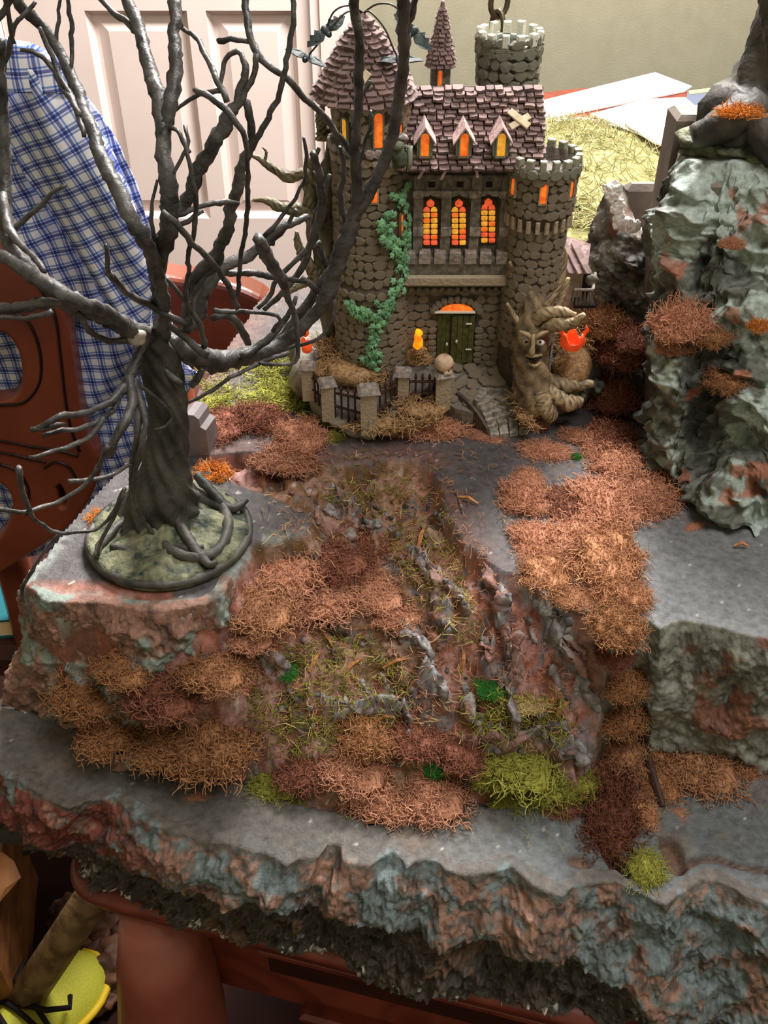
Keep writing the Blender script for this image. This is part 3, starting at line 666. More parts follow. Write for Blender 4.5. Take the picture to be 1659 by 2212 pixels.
# belts of long stones
for z_, r_, m_ in ((zb1, 0.0262, M_stone), (zb2, 0.0255, M_pale)):
    for k in range(15):
        a = math.radians(-190+k*14+R(-2, 2)); me = stones[k % 6] if m_ is M_stone else None
        if me: piece('belt_stone', me, frame((LX+math.cos(a)*r_, LY+math.sin(a)*r_, z_), (math.cos(a), math.sin(a), 0), (0, 0, 1), (0.0068, 0.006, 0.001)), tl, 'x')
        else:
            b = MB(); V_, F_l = stone_b(k % 6); M4 = frame((LX+math.cos(a)*r_, LY+math.sin(a)*r_, z_), (math.cos(a), math.sin(a), 0), (0, 0, 1), (0.0068, 0.0055, 0.001))
            mk('belt_stone', [(M4 @ Vector(v))[:] for v in V_], F_l, M_pale, tl, False)
# --- conical roof of the left tower
def cone_roof(cx, cy, prof, rows_, sw, name='cone_roof', a_from=-110, a_to=110, limit=290, seed=0, th=0.0012):
    b = MB(); b.lathe((cx, cy, 0), [(max(r-0.0012, 0.0002), z) for r, z in prof], 28); rt = b.build(name, M_roofd, castle, True)
    g = random.Random(seed); zs = [p[1] for p in prof]; Zt, Zb = max(zs), min(zs)
    P2 = sorted([(z, r) for r, z in prof]); zz_ = [p[0] for p in P2]; rr_ = [p[1] for p in P2]
    for k in range(rows_):
        z = Zb+(Zt-Zb)*(k/rows_)**0.97; dz = (Zt-Zb)/rows_; r = np.interp(z, zz_, rr_); r2 = np.interp(z+dz, zz_, rr_); L = math.hypot(dz, r-r2)
        a = a_from+g.uniform(0, 10); wn = sw*(0.75+0.35*(r/rr_[0]))
        while a < a_to:
            ww = wn*g.uniform(.8, 1.25); da = math.degrees(ww/max(r, 0.003)); ar = math.radians(a+da/2-90)
            sl = Vector((-(r-r2)*math.cos(ar), -(r-r2)*math.sin(ar), dz)).normalized(); out = Vector((math.cos(ar), math.sin(ar), 0)); nrm = (out-sl*out.dot(sl)).normalized()
            nrm = (nrm+sl*0.30).normalized()
            pos = Vector((cx+math.cos(ar)*(r+r2)/2, cy+math.sin(ar)*(r+r2)/2, z+dz*0.4))
            piece('shingle', g.choice(shins), frame(pos, nrm, sl, (ww*1.0, L*1.25, th*g.uniform(.8, 1.5)), g.uniform(-.14, .14)), rt, 'more_shingles', limit)
            a += da
    return rt
CX, CY = cxx(787, 200, 0.6), 0.600
zc0 = cz(238, CY-0.0295); zap = cz(36, CY, 785)
profC = [(0.0298, zc0), (0.0262, zc0+(zap-zc0)*.16), (0.0215, zc0+(zap-zc0)*.36), (0.0165, zc0+(zap-zc0)*.55), (0.0105, zc0+(zap-zc0)*.77), (0.0035, zc0+(zap-zc0)*.95), (0.0012, zap)]
cone = cone_roof(CX, CY, profC, 14, 0.0078, seed=4, th=0.0017)
b = MB(); b.blob((CX, CY, zap-0.001), (0.0032, 0.0032, 0.0035), 2, 0.2); b.build('roof_tip', M_shin, castle, True)
# --- main block
xL, xR = cxx(872, 500, YW), cxx(1176, 400, YW); xM = (xL+xR)/2
zE, zR = cz(366, 0.577), cz(187, 0.612); z3, z2 = cz(375, YW), cz(600, 0.588)
b = MB(); b.box((xM, (YW+0.652)/2, (0.015+z3+0.004)/2), (xR-xL, 0.652-YW, z3+0.004-0.015)); body = b.build('main_wall', M_wallb, castle)
# pilasters, bands, merlons, dentils
def fbox(px0, px1, py0, py1, Yf, dep, m, name, parent, bev=0.0006):
    X0, X1 = cxx(px0, (py0+py1)/2, Yf), cxx(px1, (py0+py1)/2, Yf); Z1, Z0 = cz(py0, Yf), cz(py1, Yf)
    b = MB(); b.box(((X0+X1)/2, Yf+dep/2, (Z0+Z1)/2), (X1-X0, dep, Z1-Z0), bev=bev); return b.build(name, m, parent)
fbox(874, 1106, 378, 560, YW-0.0014, 0.004, M_wallg2, 'upper_wall', body)
for x in (893, 953, 1016, 1080):
    fbox(x, x+21, 378, 555, YW-0.0042, 0.006, M_wallg2, 'pilaster', body)
    fbox(x-1, x+22, 412, 430, YW-0.0056, 0.006, M_pale, 'capital_block', body); fbox(x-1, x+22, 492, 512, YW-0.0056, 0.006, M_pale, 'sill_block', body)
for x in (914, 975, 1038): fbox(x, x+40, 412, 426, YW-0.0028, 0.004, M_pale, 'capital_block', body); fbox(x+12, x+26, 393, 405, YW-0.0018, 0.001, M_dark, 'recess_shade', body, 0)  # flat dark plates paint the shade of small sunk squares
fbox(874, 1104, 556, 600, YW-0.0072, 0.010, M_wallg2, 'parapet', body)
for x in (872, 905, 938, 971, 1004, 1037, 1072): fbox(x, x+25, 546, 572, YW-0.0086, 0.007, M_pale, 'merlon', body)
fbox(874, 1104, 597, 621, YW-0.0092, 0.013, M_stone, 'cornice', body, 0.0015)
for k in range(13): fbox(884+k*16.6, 884+k*16.6+9, 622, 634, YW-0.0055, 0.007, M_wallg2, 'dentil', body)
# rough coursed stones of the lower wall
g = random.Random(9); zz_ = 0.022
dxl, dxr = cxx(934, 720, YW), cxx(1034, 720, YW); zdoor = cz(642, YW)
while zz_ < cz(636, YW):
    x = xL+0.002; h = 0.0052*g.uniform(.85, 1.15)
    while x < cxx(1108, 700, YW):
        w = 0.0078*g.uniform(.7, 1.35)
        if not (dxl < x+w/2 < dxr and zz_ < zdoor): piece('wall_stone', g.choice(stones), frame((x+w/2, YW, zz_+h/2), (0, -1, 0), (0, 0, 1), (w*1.1, h*1.12, 0.0012*g.uniform(.7, 1.6)), g.uniform(-.08, .08)), body, 'x')
        x += w
    zz_ += h
# tall leaded windows with coloured panes
for wi, wx in enumerate((930, 991.5, 1055)):
    Yf = YW-0.0030; pxw = 33; top, bot = (430, 531) if wi < 2 else (428, 526)
    wf = fbox(wx-pxw/2-3, wx+pxw/2+3, top, bot+4, Yf+0.0008, 0.0012, M_lead, 'tall_window', body, 0)
    for r_ in range(7):
        for c_ in (0, 1):
            y0_ = bot-12-r_*11.9; x0_ = wx-pxw/2+c_*pxw/2+0.8; arch = r_ == 6
            m_ = M_glowr if (r_ in (0, 1, 6) and (wi+r_+c_) % 5 != 2) else (M_glow if (r_*3+c_+wi) % 4 == 0 else M_glowy)
            Xa, Xb_ = cxx(x0_, y0_, Yf), cxx(x0_+pxw/2-2.2, y0_, Yf); Za, Zb_ = cz(y0_+10.2, Yf), cz(y0_, Yf)
            w_, h_ = Xb_-Xa, Zb_-Za
            if arch:
                pts = [(0, 0), (1, 0), (1, .45), (.8, .95), (.45, 1.15), (.1, .8), (0, .5)]
                if c_ == 0: pts = [(1-u, v) for u, v in pts][::-1]
            else: pts = [(.06, .1), (.2, 0), (.85, 0), (1, .12), (1, .88), (.85, 1), (.18, 1), (0, .88)]
            n = len(pts); Vp = [(Xa+u*w_, Yf, Za+v*h_) for u, v in pts]+[(Xa+w_*(.5+(u-.5)*.7), Yf-0.0006, Za+h_*(.5+(v-.5)*.7)) for u, v in pts]
            mk('pane', Vp, [(i, (i+1) % n, n+(i+1) % n, n+i) for i in range(n)]+[tuple(range(n, 2*n))], m_, body, True)
    b = MB(); b.blob((cxx(wx, top+9, Yf), Yf, cz(top+9, Yf)), (0.0026, 0.0009, 0.0026), 2, 0); b.build('round_pane', M_glowr, body, True)
    b = MB()                                     # pointed stone hood
    hp = [at(wx-19, top+22, Y=Yf), at(wx-15, top+6, Y=Yf), at(wx, top-5, Y=Yf), at(wx+15, top+6, Y=Yf), at(wx+19, top+22, Y=Yf)]
    b.tube(hp, 0.0012, 6); b.build('window_hood', M_lead, body)
# --- door
fl, fr_ = cxx(942, 720, YW), cxx(1025, 720, YW); zt_, zb_ = cz(676, YW), cz(780, YW)
b = MB(); b.box(((fl+fr_)/2, YW+0.001, (zt_+zb_)/2+0.003), (fr_-fl, 0.0016, zt_-zb_+0.008)); b.build('door_recess', M_dark, body)
dmid = cxx(973, 720, YW)
def leaf(x0_, x1_, ya, yb, nm=4):
    b = MB(); e = empty('door_leaf'); return None
for (xa, xb, ya, yb) in ((fl+0.0006, dmid-0.0004, YW-0.0016, YW+0.0004), (dmid+0.0004, fr_-0.0006, YW-0.0018, YW-0.0024)):
    npl = 3 if xb < dmid+0.001 else 4
    for k in range(npl):
        u0, u1 = k/npl, (k+1)/npl; X0, X1 = xa+(xb-xa)*u0, xa+(xb-xa)*u1; Yk = ya+(yb-ya)*(u0+u1)/2
        b = MB(); b.box(((X0+X1)/2, Yk, (zt_+zb_)/2), ((X1-X0)*0.93, 0.0014, zt_-zb_-0.001), bev=0.0003); b.build('door_plank', M_door2, body)
for (px, py) in ((1013, 700), (1012, 755)):
    p = at(px, py, Y=YW-0.0034); b = MB(); b.box(p, (0.004, 0.0008, 0.0012), bev=0.0003); b.build('hinge', M_white, body)
for (px, py) in ((986, 738), (965, 744)):
    b = MB(); b.blob(at(px, py, Y=YW-0.0036), (0.0009, 0.0009, 0.0018), 1, 0); b.build('door_pull', M_white, body, True)
b = MB(); b.box(at(983, 674, Y=YW-0.003), (fr_-fl+0.001, 0.003, 0.0017), bev=0.0005); b.build('lintel', M_white, body)
P2 = [(math.cos(a)*(fr_-fl)*0.44, math.sin(a)*0.0062) for a in np.linspace(0, math.pi, 12)]; zc_ = cz(671, YW); xc_ = (fl+fr_)/2
mk('fanlight', [(xc_+x, YW-0.0022, zc_+z) for x, z in P2]+[(xc_+x*.9, YW-0.0030, zc_+z*.85+0.0003) for x, z in P2], [(i, (i+1) % 12, 12+(i+1) % 12, 12+i) for i in range(12)]+[tuple(range(12, 24))], M_glow, body)
for k in range(11):                              # voussoirs
    a = math.pi*(k+0.5)/11; rx, rz = (fr_-fl)*0.60, 0.0098; pos = (xc_+math.cos(a)*rx, YW-0.0012, zc_-0.0006+math.sin(a)*rz)
    me = stones[k % 6]; piece('arch_stone', me, frame(pos, (0, -1, 0), (math.cos(a), 0, math.sin(a)*1.2), (0.0046, 0.0056, 0.0024)), body, 'x')
for k in range(6):
    for s_ in (-1, 1): piece('arch_stone', stones[(k+s_) % 6], frame((xc_+s_*(fr_-fl)*0.60, YW-0.001, zb_+0.002+k*0.0046), (0, -1, 0), (0, 0, 1), (0.0062, 0.0048, 0.0020)), body, 'x')
# --- main roof
Re, Rr = Vector((0, 0.5745, zE)), Vector((0, 0.612, zR)); rx0, rx1 = cxx(862, 300, 0.59), cxx(1174, 250, 0.60)
b = MB(); yb_ = 0.652
V_ = [(x, y, z) for x in (rx0, rx1) for y, z in ((Re.y, Re.z), (Re.y, Re.z-0.0012), (0.592, z3), (0.652, z3), (yb_, zE), (Rr.y, Rr.z))]
b.add(V_, [(0, 1, 7, 6), (0, 6, 11, 5), (5, 11, 10, 4), (4, 10, 9, 3), (1, 2, 8, 7), (2, 3, 9, 8), (5, 4, 3, 2, 1, 0), (6, 7, 8, 9, 10, 11)]); roof = b.build('main_roof', M_roofd, castle)
sl = (Rr-Re); Ls = sl.length; sl.normalize(); nr_ = Vector((0, -sl.z, sl.y)); NR = 15; g = random.Random(3)
for k in range(NR):
    x = rx0+g.uniform(-.002, .001)
    while x < rx1-0.001:
        w = 0.0056*g.uniform(.75, 1.35); w = min(w, rx1+0.001-x); pos = Re+sl*(Ls*(k+0.42)/NR); pos = Vector((x+w/2, pos.y, pos.z))+nr_*(0.0004+0.0008*math.sin(x*260+k*2.1))+sl*g.uniform(-.0004, .0004)
        piece('shingle', g.choice(shins), frame(pos, nr_*1.0+sl*0.30, sl, (w*0.98, Ls/NR*1.25, 0.0017*g.uniform(.8, 1.4)), g.uniform(-.09, .09)), roof, 'more_shingles', 560)
        x += w
for px, py in ((910, 375), (958, 377), (1030, 372)):
    p = at(px, py, Y=0.574); b = MB(); b.box(p, (0.0016, 0.002, 0.007), rot=(0.2, R(-.5, .5), 0), bev=0.0003); b.build('hanging_shingle', M_shin, roof)
# dormers
for px in (918, 1003, 1083):
    dz_ = empty('dormer', (0, 0, 0)); dz_.parent = castle; p = at(px, 328, Y=0.5775); Yd = 0.5765
    w_ = 30*S_; h_ = 44*S_; zb0 = cz(338, Yd); b = MB(); X = cxx(px, 310, Yd)
    pts = [(-w_/2, 0), (w_/2, 0), (w_/2, h_*.78), (0, h_*1.25), (-w_/2, h_*.78)]
    V_ = [(X+x, Yd, zb0+z) for x, z in pts]+[(X+x, Yd+0.028, zb0+z) for x, z in pts]
    mk('dormer_wall', V_, [(0, 1, 2, 3, 4), (0, 5, 6, 1), (1, 6, 7, 2), (2, 7, 8, 3), (3, 8, 9, 4), (4, 9, 5, 0)], M_dkgreen, dz_, False)
    arch_window((X, Yd-0.0003, zb0+h_*0.52), (0, -1, 0), 16*S_, h_*.98, dz_, M_glow if px != 1083 else M_glowy, M_dkgreen, 0.0012)
    for s_ in (-1, 1):
        V_ = []; 
        for yy in (Yd-0.0035, Yd+0.03):
            for x, z in ((0, h_*1.33), (s_*w_*.72, h_*.62), (s_*w_*.72, h_*.62-0.0011), (0, h_*1.33-0.0016)): V_.append((X+x, yy, zb0+z))
        mk('dormer_roof', V_, [(0, 1, 5, 4), (1, 2, 6, 5), (2, 3, 7, 6), (3, 0, 4, 7), (0, 3, 2, 1), (4, 5, 6, 7)], M_shin, dz_, False)
# crossed boards, single cream board on the cone
for (ax, ay, bx_, by_) in ((1100, 242, 1142, 276), (1102, 275, 1144, 250)):
    pa, pb = [Re+sl*((cz(y, 0.59)-zE)/(zR-zE)*Ls) for y in (ay, by_)]
    def onroof(px, py):
        d = Vector(raydir(px, py)); o_ = Vector(CAM); p0 = Vector((0, Re.y, Re.z))+nr_*0.003; tt = (p0-o_).dot(nr_)/d.dot(nr_); return o_+d*tt
    pa, pb = onroof(ax, ay), onroof(bx_, by_); M4 = frame((pa+pb)/2+(nr_*0.0012 if ay < 260 else nr_*0), nr_, pb-pa); b = MB(); b.box((0, 0, 0), (0.0040, (pb-pa).length, 0.0014), bev=0.0003)
    b.V = [np.array([(M4 @ Vector(v))[:] for v in b.V[0]])]; b.build('crossed_board', M_cream, roof)
p, n = oncyl(783, 172, CX, CY, 0.0235); M4 = frame(p+n*0.0015, (n[0], n[1], .5), (0.7, 0, 1)); b = MB(); b.box((0, 0, 0), (0.0045, 0.011, 0.0016), bev=0.0003); b.V = [np.array([(M4 @ Vector(v))[:] for v in b.V[0]])]; b.build('cream_board', M_cream, cone)
# --- crenellated towers
def merlons(cx, cy, r, z, n, h, m, parent, w=0.0042, th=0.0042):
    for k in range(n):
        a = 2*math.pi*k/n+0.12; M4 = frame((cx+math.cos(a)*r, cy+math.sin(a)*r, z+h/2), (math.cos(a), math.sin(a), 0), (0, 0, 1)); b = MB()
        b.box((0, 0, 0), (w*R(.85, 1.1), h*R(.85, 1.15), th), bev=0.0006); b.V = [np.array([(M4 @ Vector(v))[:] for v in b.V[0]])]; b.build('merlon', m, parent)
TX, TY = cxx(1177, 430, 0.570), 0.588
zt1, zk = cz(396, 0.566), cz(484, 0.568); ztop = cz(368, 0.566)
profR = [(0.0185, 0.012), (0.0178, 0.05), (0.0172, 0.10), (0.0175, zk-0.007), (0.0200, zk), (0.0202, zt1-0.002), (0.0222, zt1+0.003), (0.0224, ztop), (0.0178, ztop), (0.0176, ztop-0.006), (0.001, ztop-0.006)]
tr = tower(TX, TY, profR, M_wallb)
stone_tower(tr, TX, TY, profR, 0.05, zk-0.006, 0.0060, 0.0066, stones, seed=11, limit=700)
stone_tower(tr, TX, TY, profR, zk+0.002, zt1, 0.0056, 0.0064, stones, seed=12, limit=700)
stone_tower(tr, TX, TY, profR, zt1+0.0015, ztop-0.002, 0.0052, 0.0064, gstones, seed=15, limit=700)
merlons(TX, TY, 0.0205, ztop-0.0015, 17, 0.0058, M_green, tr, 0.0045)
for k in range(22):
    a = 2*math.pi*k/22; M4 = frame((TX+math.cos(a)*0.0196, TY+math.sin(a)*0.0196, zk-0.003), (math.cos(a), math.sin(a), 0), (0, 0, 1)); b = MB(); b.box((0, 0, 0), (0.0028, 0.008, 0.003), bev=0.0006)
    b.V = [np.array([(M4 @ Vector(v))[:] for v in b.V[0]])]; b.build('corbel', M_stone, tr)
for (px, py, w, h) in ((1111, 402, 8, 34), (1174, 417, 13, 38), (1232, 407, 8, 36)):
    p, n = oncyl(px, py, TX, TY, 0.0208); arch_window(p, n, w*S_*(1.0 if px == 1174 else 1.6), h*S_*1.08, tr, M_glow, M_stone)
# rear turret
QX, QY = cxx(1106, 130, 0.645), 0.664
zq = cz(112, 0.645); profQ = [(0.0175, zE-0.01), (0.0185, zR-0.002), (0.0190, zq-0.004), (0.0196, zq), (0.0196, zq+0.002), (0.0155, zq+0.002), (0.0153, zq-0.004), (0.001, zq-0.004)]
tq = tower(QX, QY, profQ, M_dkgreen)
stone_tower(tq, QX, QY, profQ, zR-0.0125, zq+0.003, 0.0062, 0.0078, gstones, seed=13, limit=700, depth=0.0013, a_to=100)
stone_tower(tq, QX, QY, profQ, zq-0.0040, zq-0.0006, 0.0034, 0.0078, gstones, seed=14, limit=700, depth=0.0010)
mpal = rnd_mat('castle_whitish_stone', (176, 176, 160), (110, 114, 100), vary=.2, hl=(225, 225, 210))
merlons(QX, QY, 0.0190, zq+0.0018, 13, 0.0075, mpal, tq, 0.0046)
# spire turret
SX, SY = cxx(953, 150, 0.645), 0.652; zs0 = cz(147, 0.645); zs1 = cz(12, SY)
b = MB(); b.lathe((SX, SY, 0), [(0.0065, zR-0.02), (0.0065, zs0+0.002), (0.004, zs0+0.003)], 12, 0.0004); ts = b.build('spire_shaft', M_wallg2, castle)
arch_window((SX-0.0006, SY-0.0066, cz(168, SY-0.0066)), (0, -1, 0), 8*S_, 30*S_, ts, M_glow, M_stone)
cone_roof(SX, SY, [(0.0088, zs0), (0.0072, zs0+(zs1-zs0)*.22), (0.0042, zs0+(zs1-zs0)*.58), (0.0018, zs0+(zs1-zs0)*.9), (0.0008, zs1)], 14, 0.0038, 'spire_roof', limit=560, seed=6, th=0.0011)
b = MB(); b.blob((SX, SY, zs1), (0.0015, 0.0015, 0.003), 2, 0.1); b.build('roof_tip', M_shin, castle, True)
# gargoyle between tower and roof
gp = at(864, 335, Y=0.574); gg = empty('gargoyle', (0, 0, 0)); gg.parent = castle
b = MB(); b.blob(gp+np.array([0, 0, 0]), (0.0045, 0.004, 0.0065), 3, 0.35, seed=1); b.blob(gp+np.array([-0.001, -0.0025, 0.007]), (0.0032, 0.0035, 0.003), 2, 0.3); b.build('gargoyle_body', M_dkgreen, gg, True)
for s_ in (-1, 1):
    b = MB(); b.tube([gp+np.array([s_*0.002, 0.001, 0.004]), gp+np.array([s_*0.0055, -0.001, 0.005]), gp+np.array([s_*0.006, -0.002, -0.004]), gp+np.array([s_*0.0045, -0.002, -0.009])], [0.0014, 0.0018, 0.0016, 0.0004], 6, 0.3); b.build('gargoyle_wing', M_dkgreen, gg, True)
b = MB(); b.blob(gp+np.array([-0.0005, -0.001, 0.0105]), (0.005, 0.0035, 0.0022), 3, 0.5, seed=4); b.build('gargoyle_crest', M_pale, gg, True)
# annex and balcony on the right
b = MB(); X0 = cxx(1243, 620, 0.605); zax = cz(575, 0.60); b.box((X0-0.004, 0.612, zax/2+0.01), (0.014, 0.026, zax-0.02), bev=0.001); ax_ = b.build('annex_wall', M_stone, castle)
ra, rb = at(1228, 528, Y=0.612), at(1258, 588, Y=0.594)
for k in range(5):
    for j_ in range(3):
        t_ = (k+.5)/5; p = ra*(1-t_)+rb*t_+np.array([(j_-1)*0.0055-0.002, 0, 0]); piece('annex_shingle', shins[(k+j_) % 6], frame(p, (0.5, -.6, .7), (-.3, .5, .8), (0.006, 0.0058, 0.0016)), ax_, 'x')
b = MB(); b.box(at(1236, 560, Y=0.612), (0.017, 0.02, 0.016), rot=(0.6, 0.3, 0)); b.build('annex_roof', M_shin, castle)
bal = empty('balcony', (0, 0, 0)); bal.parent = castle
c0, c1, c2 = at(1240, 626, Y=0.588), at(1281, 626, Y=0.588), at(1246, 590, Y=0.606); c3 = c2+(c1-c0)
for a_, b_ in ((c0, c1), (c1, c3)):
    b = MB(); b.tube([a_, b_], 0.0011, 6); b.build('balcony_rail', M_pale, bal)
dn = np.array([0, 0, -0.0135])
for k in range(6):
    t_ = k/5; p = c0*(1-t_)+c1*t_; b = MB(); b.tube([p, p+dn], 0.0008, 5); b.build('baluster', M_wallg2, bal)
b = MB(); m_ = (c0+c3)/2+dn; b.box((m_[0], 0.597, m_[2]), (c1[0]-c0[0]+0.002, 0.02, 0.0025), bev=0.0005); b.box((m_[0], 0.606, m_[2]+0.008), (c1[0]-c0[0], 0.002, 0.014)); b.build('balcony_floor', M_dark, bal)
b = MB(); b.blob(at(1279, 606, Y=0.597), (0.0042, 0.003, 0.004), 3, 0.3); b.build('balcony_ornament', M_wallg2, bal, True)
# --- living tree with a face, wrapped round the right tower
tw = empty('face_tree', (0, 0, 0)); tw.parent = castle
def ptube(b, pts, n=9, m=16, rough=0.35, groove=0.14, gn=4, tw_=0.6, sc_=1.0):
    Q = np.array([list(at(p[0], p[1], Y=p[2]))+[p[3]/3297.0*sc_] for p in pts]); Q = smoothline(Q, m)
    b.tube(Q[:, :3], np.maximum(Q[:, 3], 0.0003), n, rough, True, groove, gn, tw_)
b = MB()
ptube(b, [(1155, 876, .556, 40), (1152, 850, .557, 40), (1149, 800, .562, 40), (1148, 740, .567, 38), (1150, 690, .570, 34), (1150, 655, .572, 24), (1146, 610, .576, 14)], 20, 34, 0.22, 0.10, 6, 0.15)
for rp in ([(1135, 835, .558, 18), (1118, 852, .558, 12), (1102, 852, .562, 6)], [(1160, 850, .552, 22), (1180, 885, .547, 20), (1195, 905, .546, 12)], [(1170, 840, .556, 22), (1215, 868, .552, 20), (1252, 872, .556, 12)],
           [(1165, 850, .552, 20), (1172, 880, .547, 14), (1180, 896, .545, 7)], [(1175, 820, .565, 20), (1225, 835, .563, 16), (1280, 830, .565, 9)]):
    ptube(b, rp, 10, 16, 0.4)
b.build('trunk', M_wood, tw, True)
for bp in ([(1140, 690, .570, 14), (1128, 640, .574, 9), (1115, 590, .578, 7), (1100, 565, .578, 3)], [(1150, 660, .572, 13), (1150, 610, .577, 8), (1142, 575, .580, 5), (1134, 565, .578, 2)],
           [(1160, 670, .570, 14), (1178, 620, .578, 10), (1190, 575, .581, 7), (1178, 530, .581, 5), (1160, 505, .581, 3)], [(1175, 660, .572, 10), (1205, 620, .580, 9), (1218, 570, .586, 7), (1215, 535, .586, 5), (1190, 545, .581, 4)],
           [(1150, 700, .566, 18), (1175, 678, .560, 15), (1210, 674, .558, 11), (1245, 680, .556, 4)], [(1165, 720, .562, 14), (1195, 702, .556, 14), (1235, 700, .552, 12), (1250, 690, .550, 9), (1262, 678, .549, 5)],
           [(1132, 730, .566, 13), (1122, 700, .566, 8), (1108, 678, .570, 6), (1095, 655, .570, 3)], [(1178, 700, .574, 12), (1205, 660, .578, 9), (1222, 620, .582, 7), (1228, 600, .584, 4)], [(1185, 640, .58, 7), (1165, 600, .581, 4), (1182, 560, .581, 3)]):
    b = MB(); ptube(b, bp, 9, 18, 0.35); b.build('branch', M_wood, tw, True)
F0 = 0.552
for px in (1137, 1167):
    b = MB(); b.blob(at(px, 740, Y=F0+0.002), (0.0030, 0.0022, 0.0020), 2, 0.1); b.build('eye', M_white if px > 1150 else M_wood, tw, True)
    b = MB(); b.blob(at(px, 739, Y=F0-0.0002), (0.0010, 0.0008, 0.0010), 1, 0); b.build('pupil', M_dark, tw, True)
    s_ = 1 if px > 1150 else -1; b = MB(); ptube(b, [(px-s_*12, 733, F0, 4), (px, 722, F0-.001, 5), (px+s_*16, 716, F0+.002, 3)], 7, 8, 0.3); b.build('brow', M_wood, tw, True)
b = MB(); ptube(b, [(1152, 722, F0, 4), (1151, 745, F0-.003, 5), (1149, 762, F0-.004, 6.5), (1150, 768, F0-.001, 3)], 8, 10, 0.15); b.build('nose', M_wood, tw, True)
b = MB(); ptube(b, [(1138, 772, F0+.001, 2), (1148, 776, F0-.001, 4), (1158, 777, F0-.001, 4), (1170, 772, F0+.001, 2)], 7, 10, 0.3); b.build('mouth', M_dark, tw, True)
b = MB(); ptube(b, [(1140, 784, F0+.001, 3), (1155, 790, F0-.001, 4.5), (1168, 783, F0+.001, 3)], 7, 10, 0.3); ptube(b, [(1136, 768, F0+.001, 2.5), (1150, 770, F0-.002, 3.5), (1170, 767, F0+.001, 2.5)], 7, 10, 0.3); b.build('lip', M_wood, tw, True)
# dark gnarled tree behind the left tower
tw2 = empty('gnarled_tree', (0, 0, 0)); tw2.parent = castle
b = MB(); ptube(b, [(745, 790, .615, 34), (722, 700, .615, 30), (712, 600, .615, 30), (700, 500, .617, 34), (708, 420, .618, 24), (722, 330, .62, 22), (732, 250, .62, 12)], 18, 34, 0.35, 0.12, 5, 0.2)
ptube(b, [(700, 520, .612, 18), (672, 470, .612, 14), (668, 420, .612, 13), (672, 360, .614, 9), (690, 320, .614, 4)], 10, 20, 0.4); b.build('trunk', M_wooddk, tw2, True)
for bp in ([(700, 400, .612, 13), (660, 375, .61, 12), (625, 382, .61, 12), (590, 365, .61, 9), (560, 343, .61, 6), (540, 335, .61, 3)], [(573, 345, .61, 3), (575, 328, .61, 3), (566, 318, .61, 1.5)], [(700, 470, .612, 16), (650, 455, .61, 15), (605, 448, .61, 11), (580, 435, .61, 8), (545, 432, .61, 3)],
           [(690, 600, .61, 18), (660, 560, .608, 13), (645, 530, .608, 9), (640, 500, .608, 4)], [(690, 600, .61, 12), (640, 620, .606, 8), (610, 640, .604, 3)], [(700, 300, .62, 16), (692, 250, .62, 9), (700, 215, .62, 4)]):
    b = MB(); ptube(b, bp, 10, 20, 0.45); b.build('branch', M_wooddk, tw2, True)
# --- stairs of fitted stones
Lp = [(1026, 858), (1032, 868), (1038, 877), (1043, 888), (1048, 900), (1052, 911), (1055, 923), (1059, 946)]
Rp = [(1045, 832), (1062, 838), (1084, 845), (1106, 856), (1123, 868), (1136, 879), (1141, 893), (1141, 915)]
zs_ = [0.0235, 0.0215, 0.0190, 0.0160, 0.0130, 0.0100, 0.0068, 0.0040]
M_tread = rnd_mat('stair_stone', (172, 164, 150), (112, 106, 98), vary=0.12)
st_e = empty('stairway', (0, 0, 0)); st_e.parent = castle
for k in range(7):
    za = zs_[k+1]; A0, A1 = at(*Lp[k], z=zs_[k]), at(*Rp[k], z=zs_[k]); B0, B1 = at(*Lp[k+1], z=za), at(*Rp[k+1], z=za)
    if k == 6: B0, B1 = at(1059, 940, z=za), at(1141, 930, z=za)
    ns = 4
    for j_ in range(ns):
        u0, u1 = j_/ns+0.012, (j_+1)/ns-0.012; q = [B0*(1-u0)+B1*u0, B0*(1-u1)+B1*u1, A0*(1-u1)+A1*u1, A0*(1-u0)+A1*u0]
        zt2 = za+R(0, .0003); q[0], q[1] = q[0]*.97+q[3]*.03, q[1]*.97+q[2]*.03
        q[2] = q[2]+(q[2]-q[1])*0.25; q[3] = q[3]+(q[3]-q[0])*0.25
        cc = sum(q)/4; V_ = [(p[0], p[1], 0.0004) for p in q]+[(p[0], p[1], zt2-0.0005) for p in q]+[(cc[0]+(p[0]-cc[0])*.93, cc[1]+(p[1]-cc[1])*.93, zt2) for p in q]
        mk('step_stone', V_, [(3, 2, 1, 0), (8, 9, 10, 11)]+[(r_*4+i, r_*4+(i+1) % 4, r_*4+4+(i+1) % 4, r_*4+4+i) for r_ in (0, 1) for i in range(4)], M_tread, st_e, False)
sw = [at(985, 848, z=0.022), at(1010, 868, z=0.020), at(1032, 895, z=0.014), at(1050, 925, z=0.007), at(1058, 944, z=0.001)]
V_ = [(p[0], p[1], 0.0005) for p in sw]+[(p[0], p[1], p[2]) for p in sw]+[(p[0]+0.0018, p[1]+0.001, 0.0005) for p in sw]+[(p[0]+0.0018, p[1]+0.001, p[2]+0.0003) for p in sw]
mk('stair_cheek', V_, [(i, i+1, 6+i, 5+i) for i in range(4)]+[(5+i, 6+i, 16+i, 15+i) for i in range(4)]+[(10+i, 15+i, 16+i, 11+i) for i in range(4)]+[(4, 14, 19, 9), (0, 5, 15, 10)], M_wallb, st_e, False)
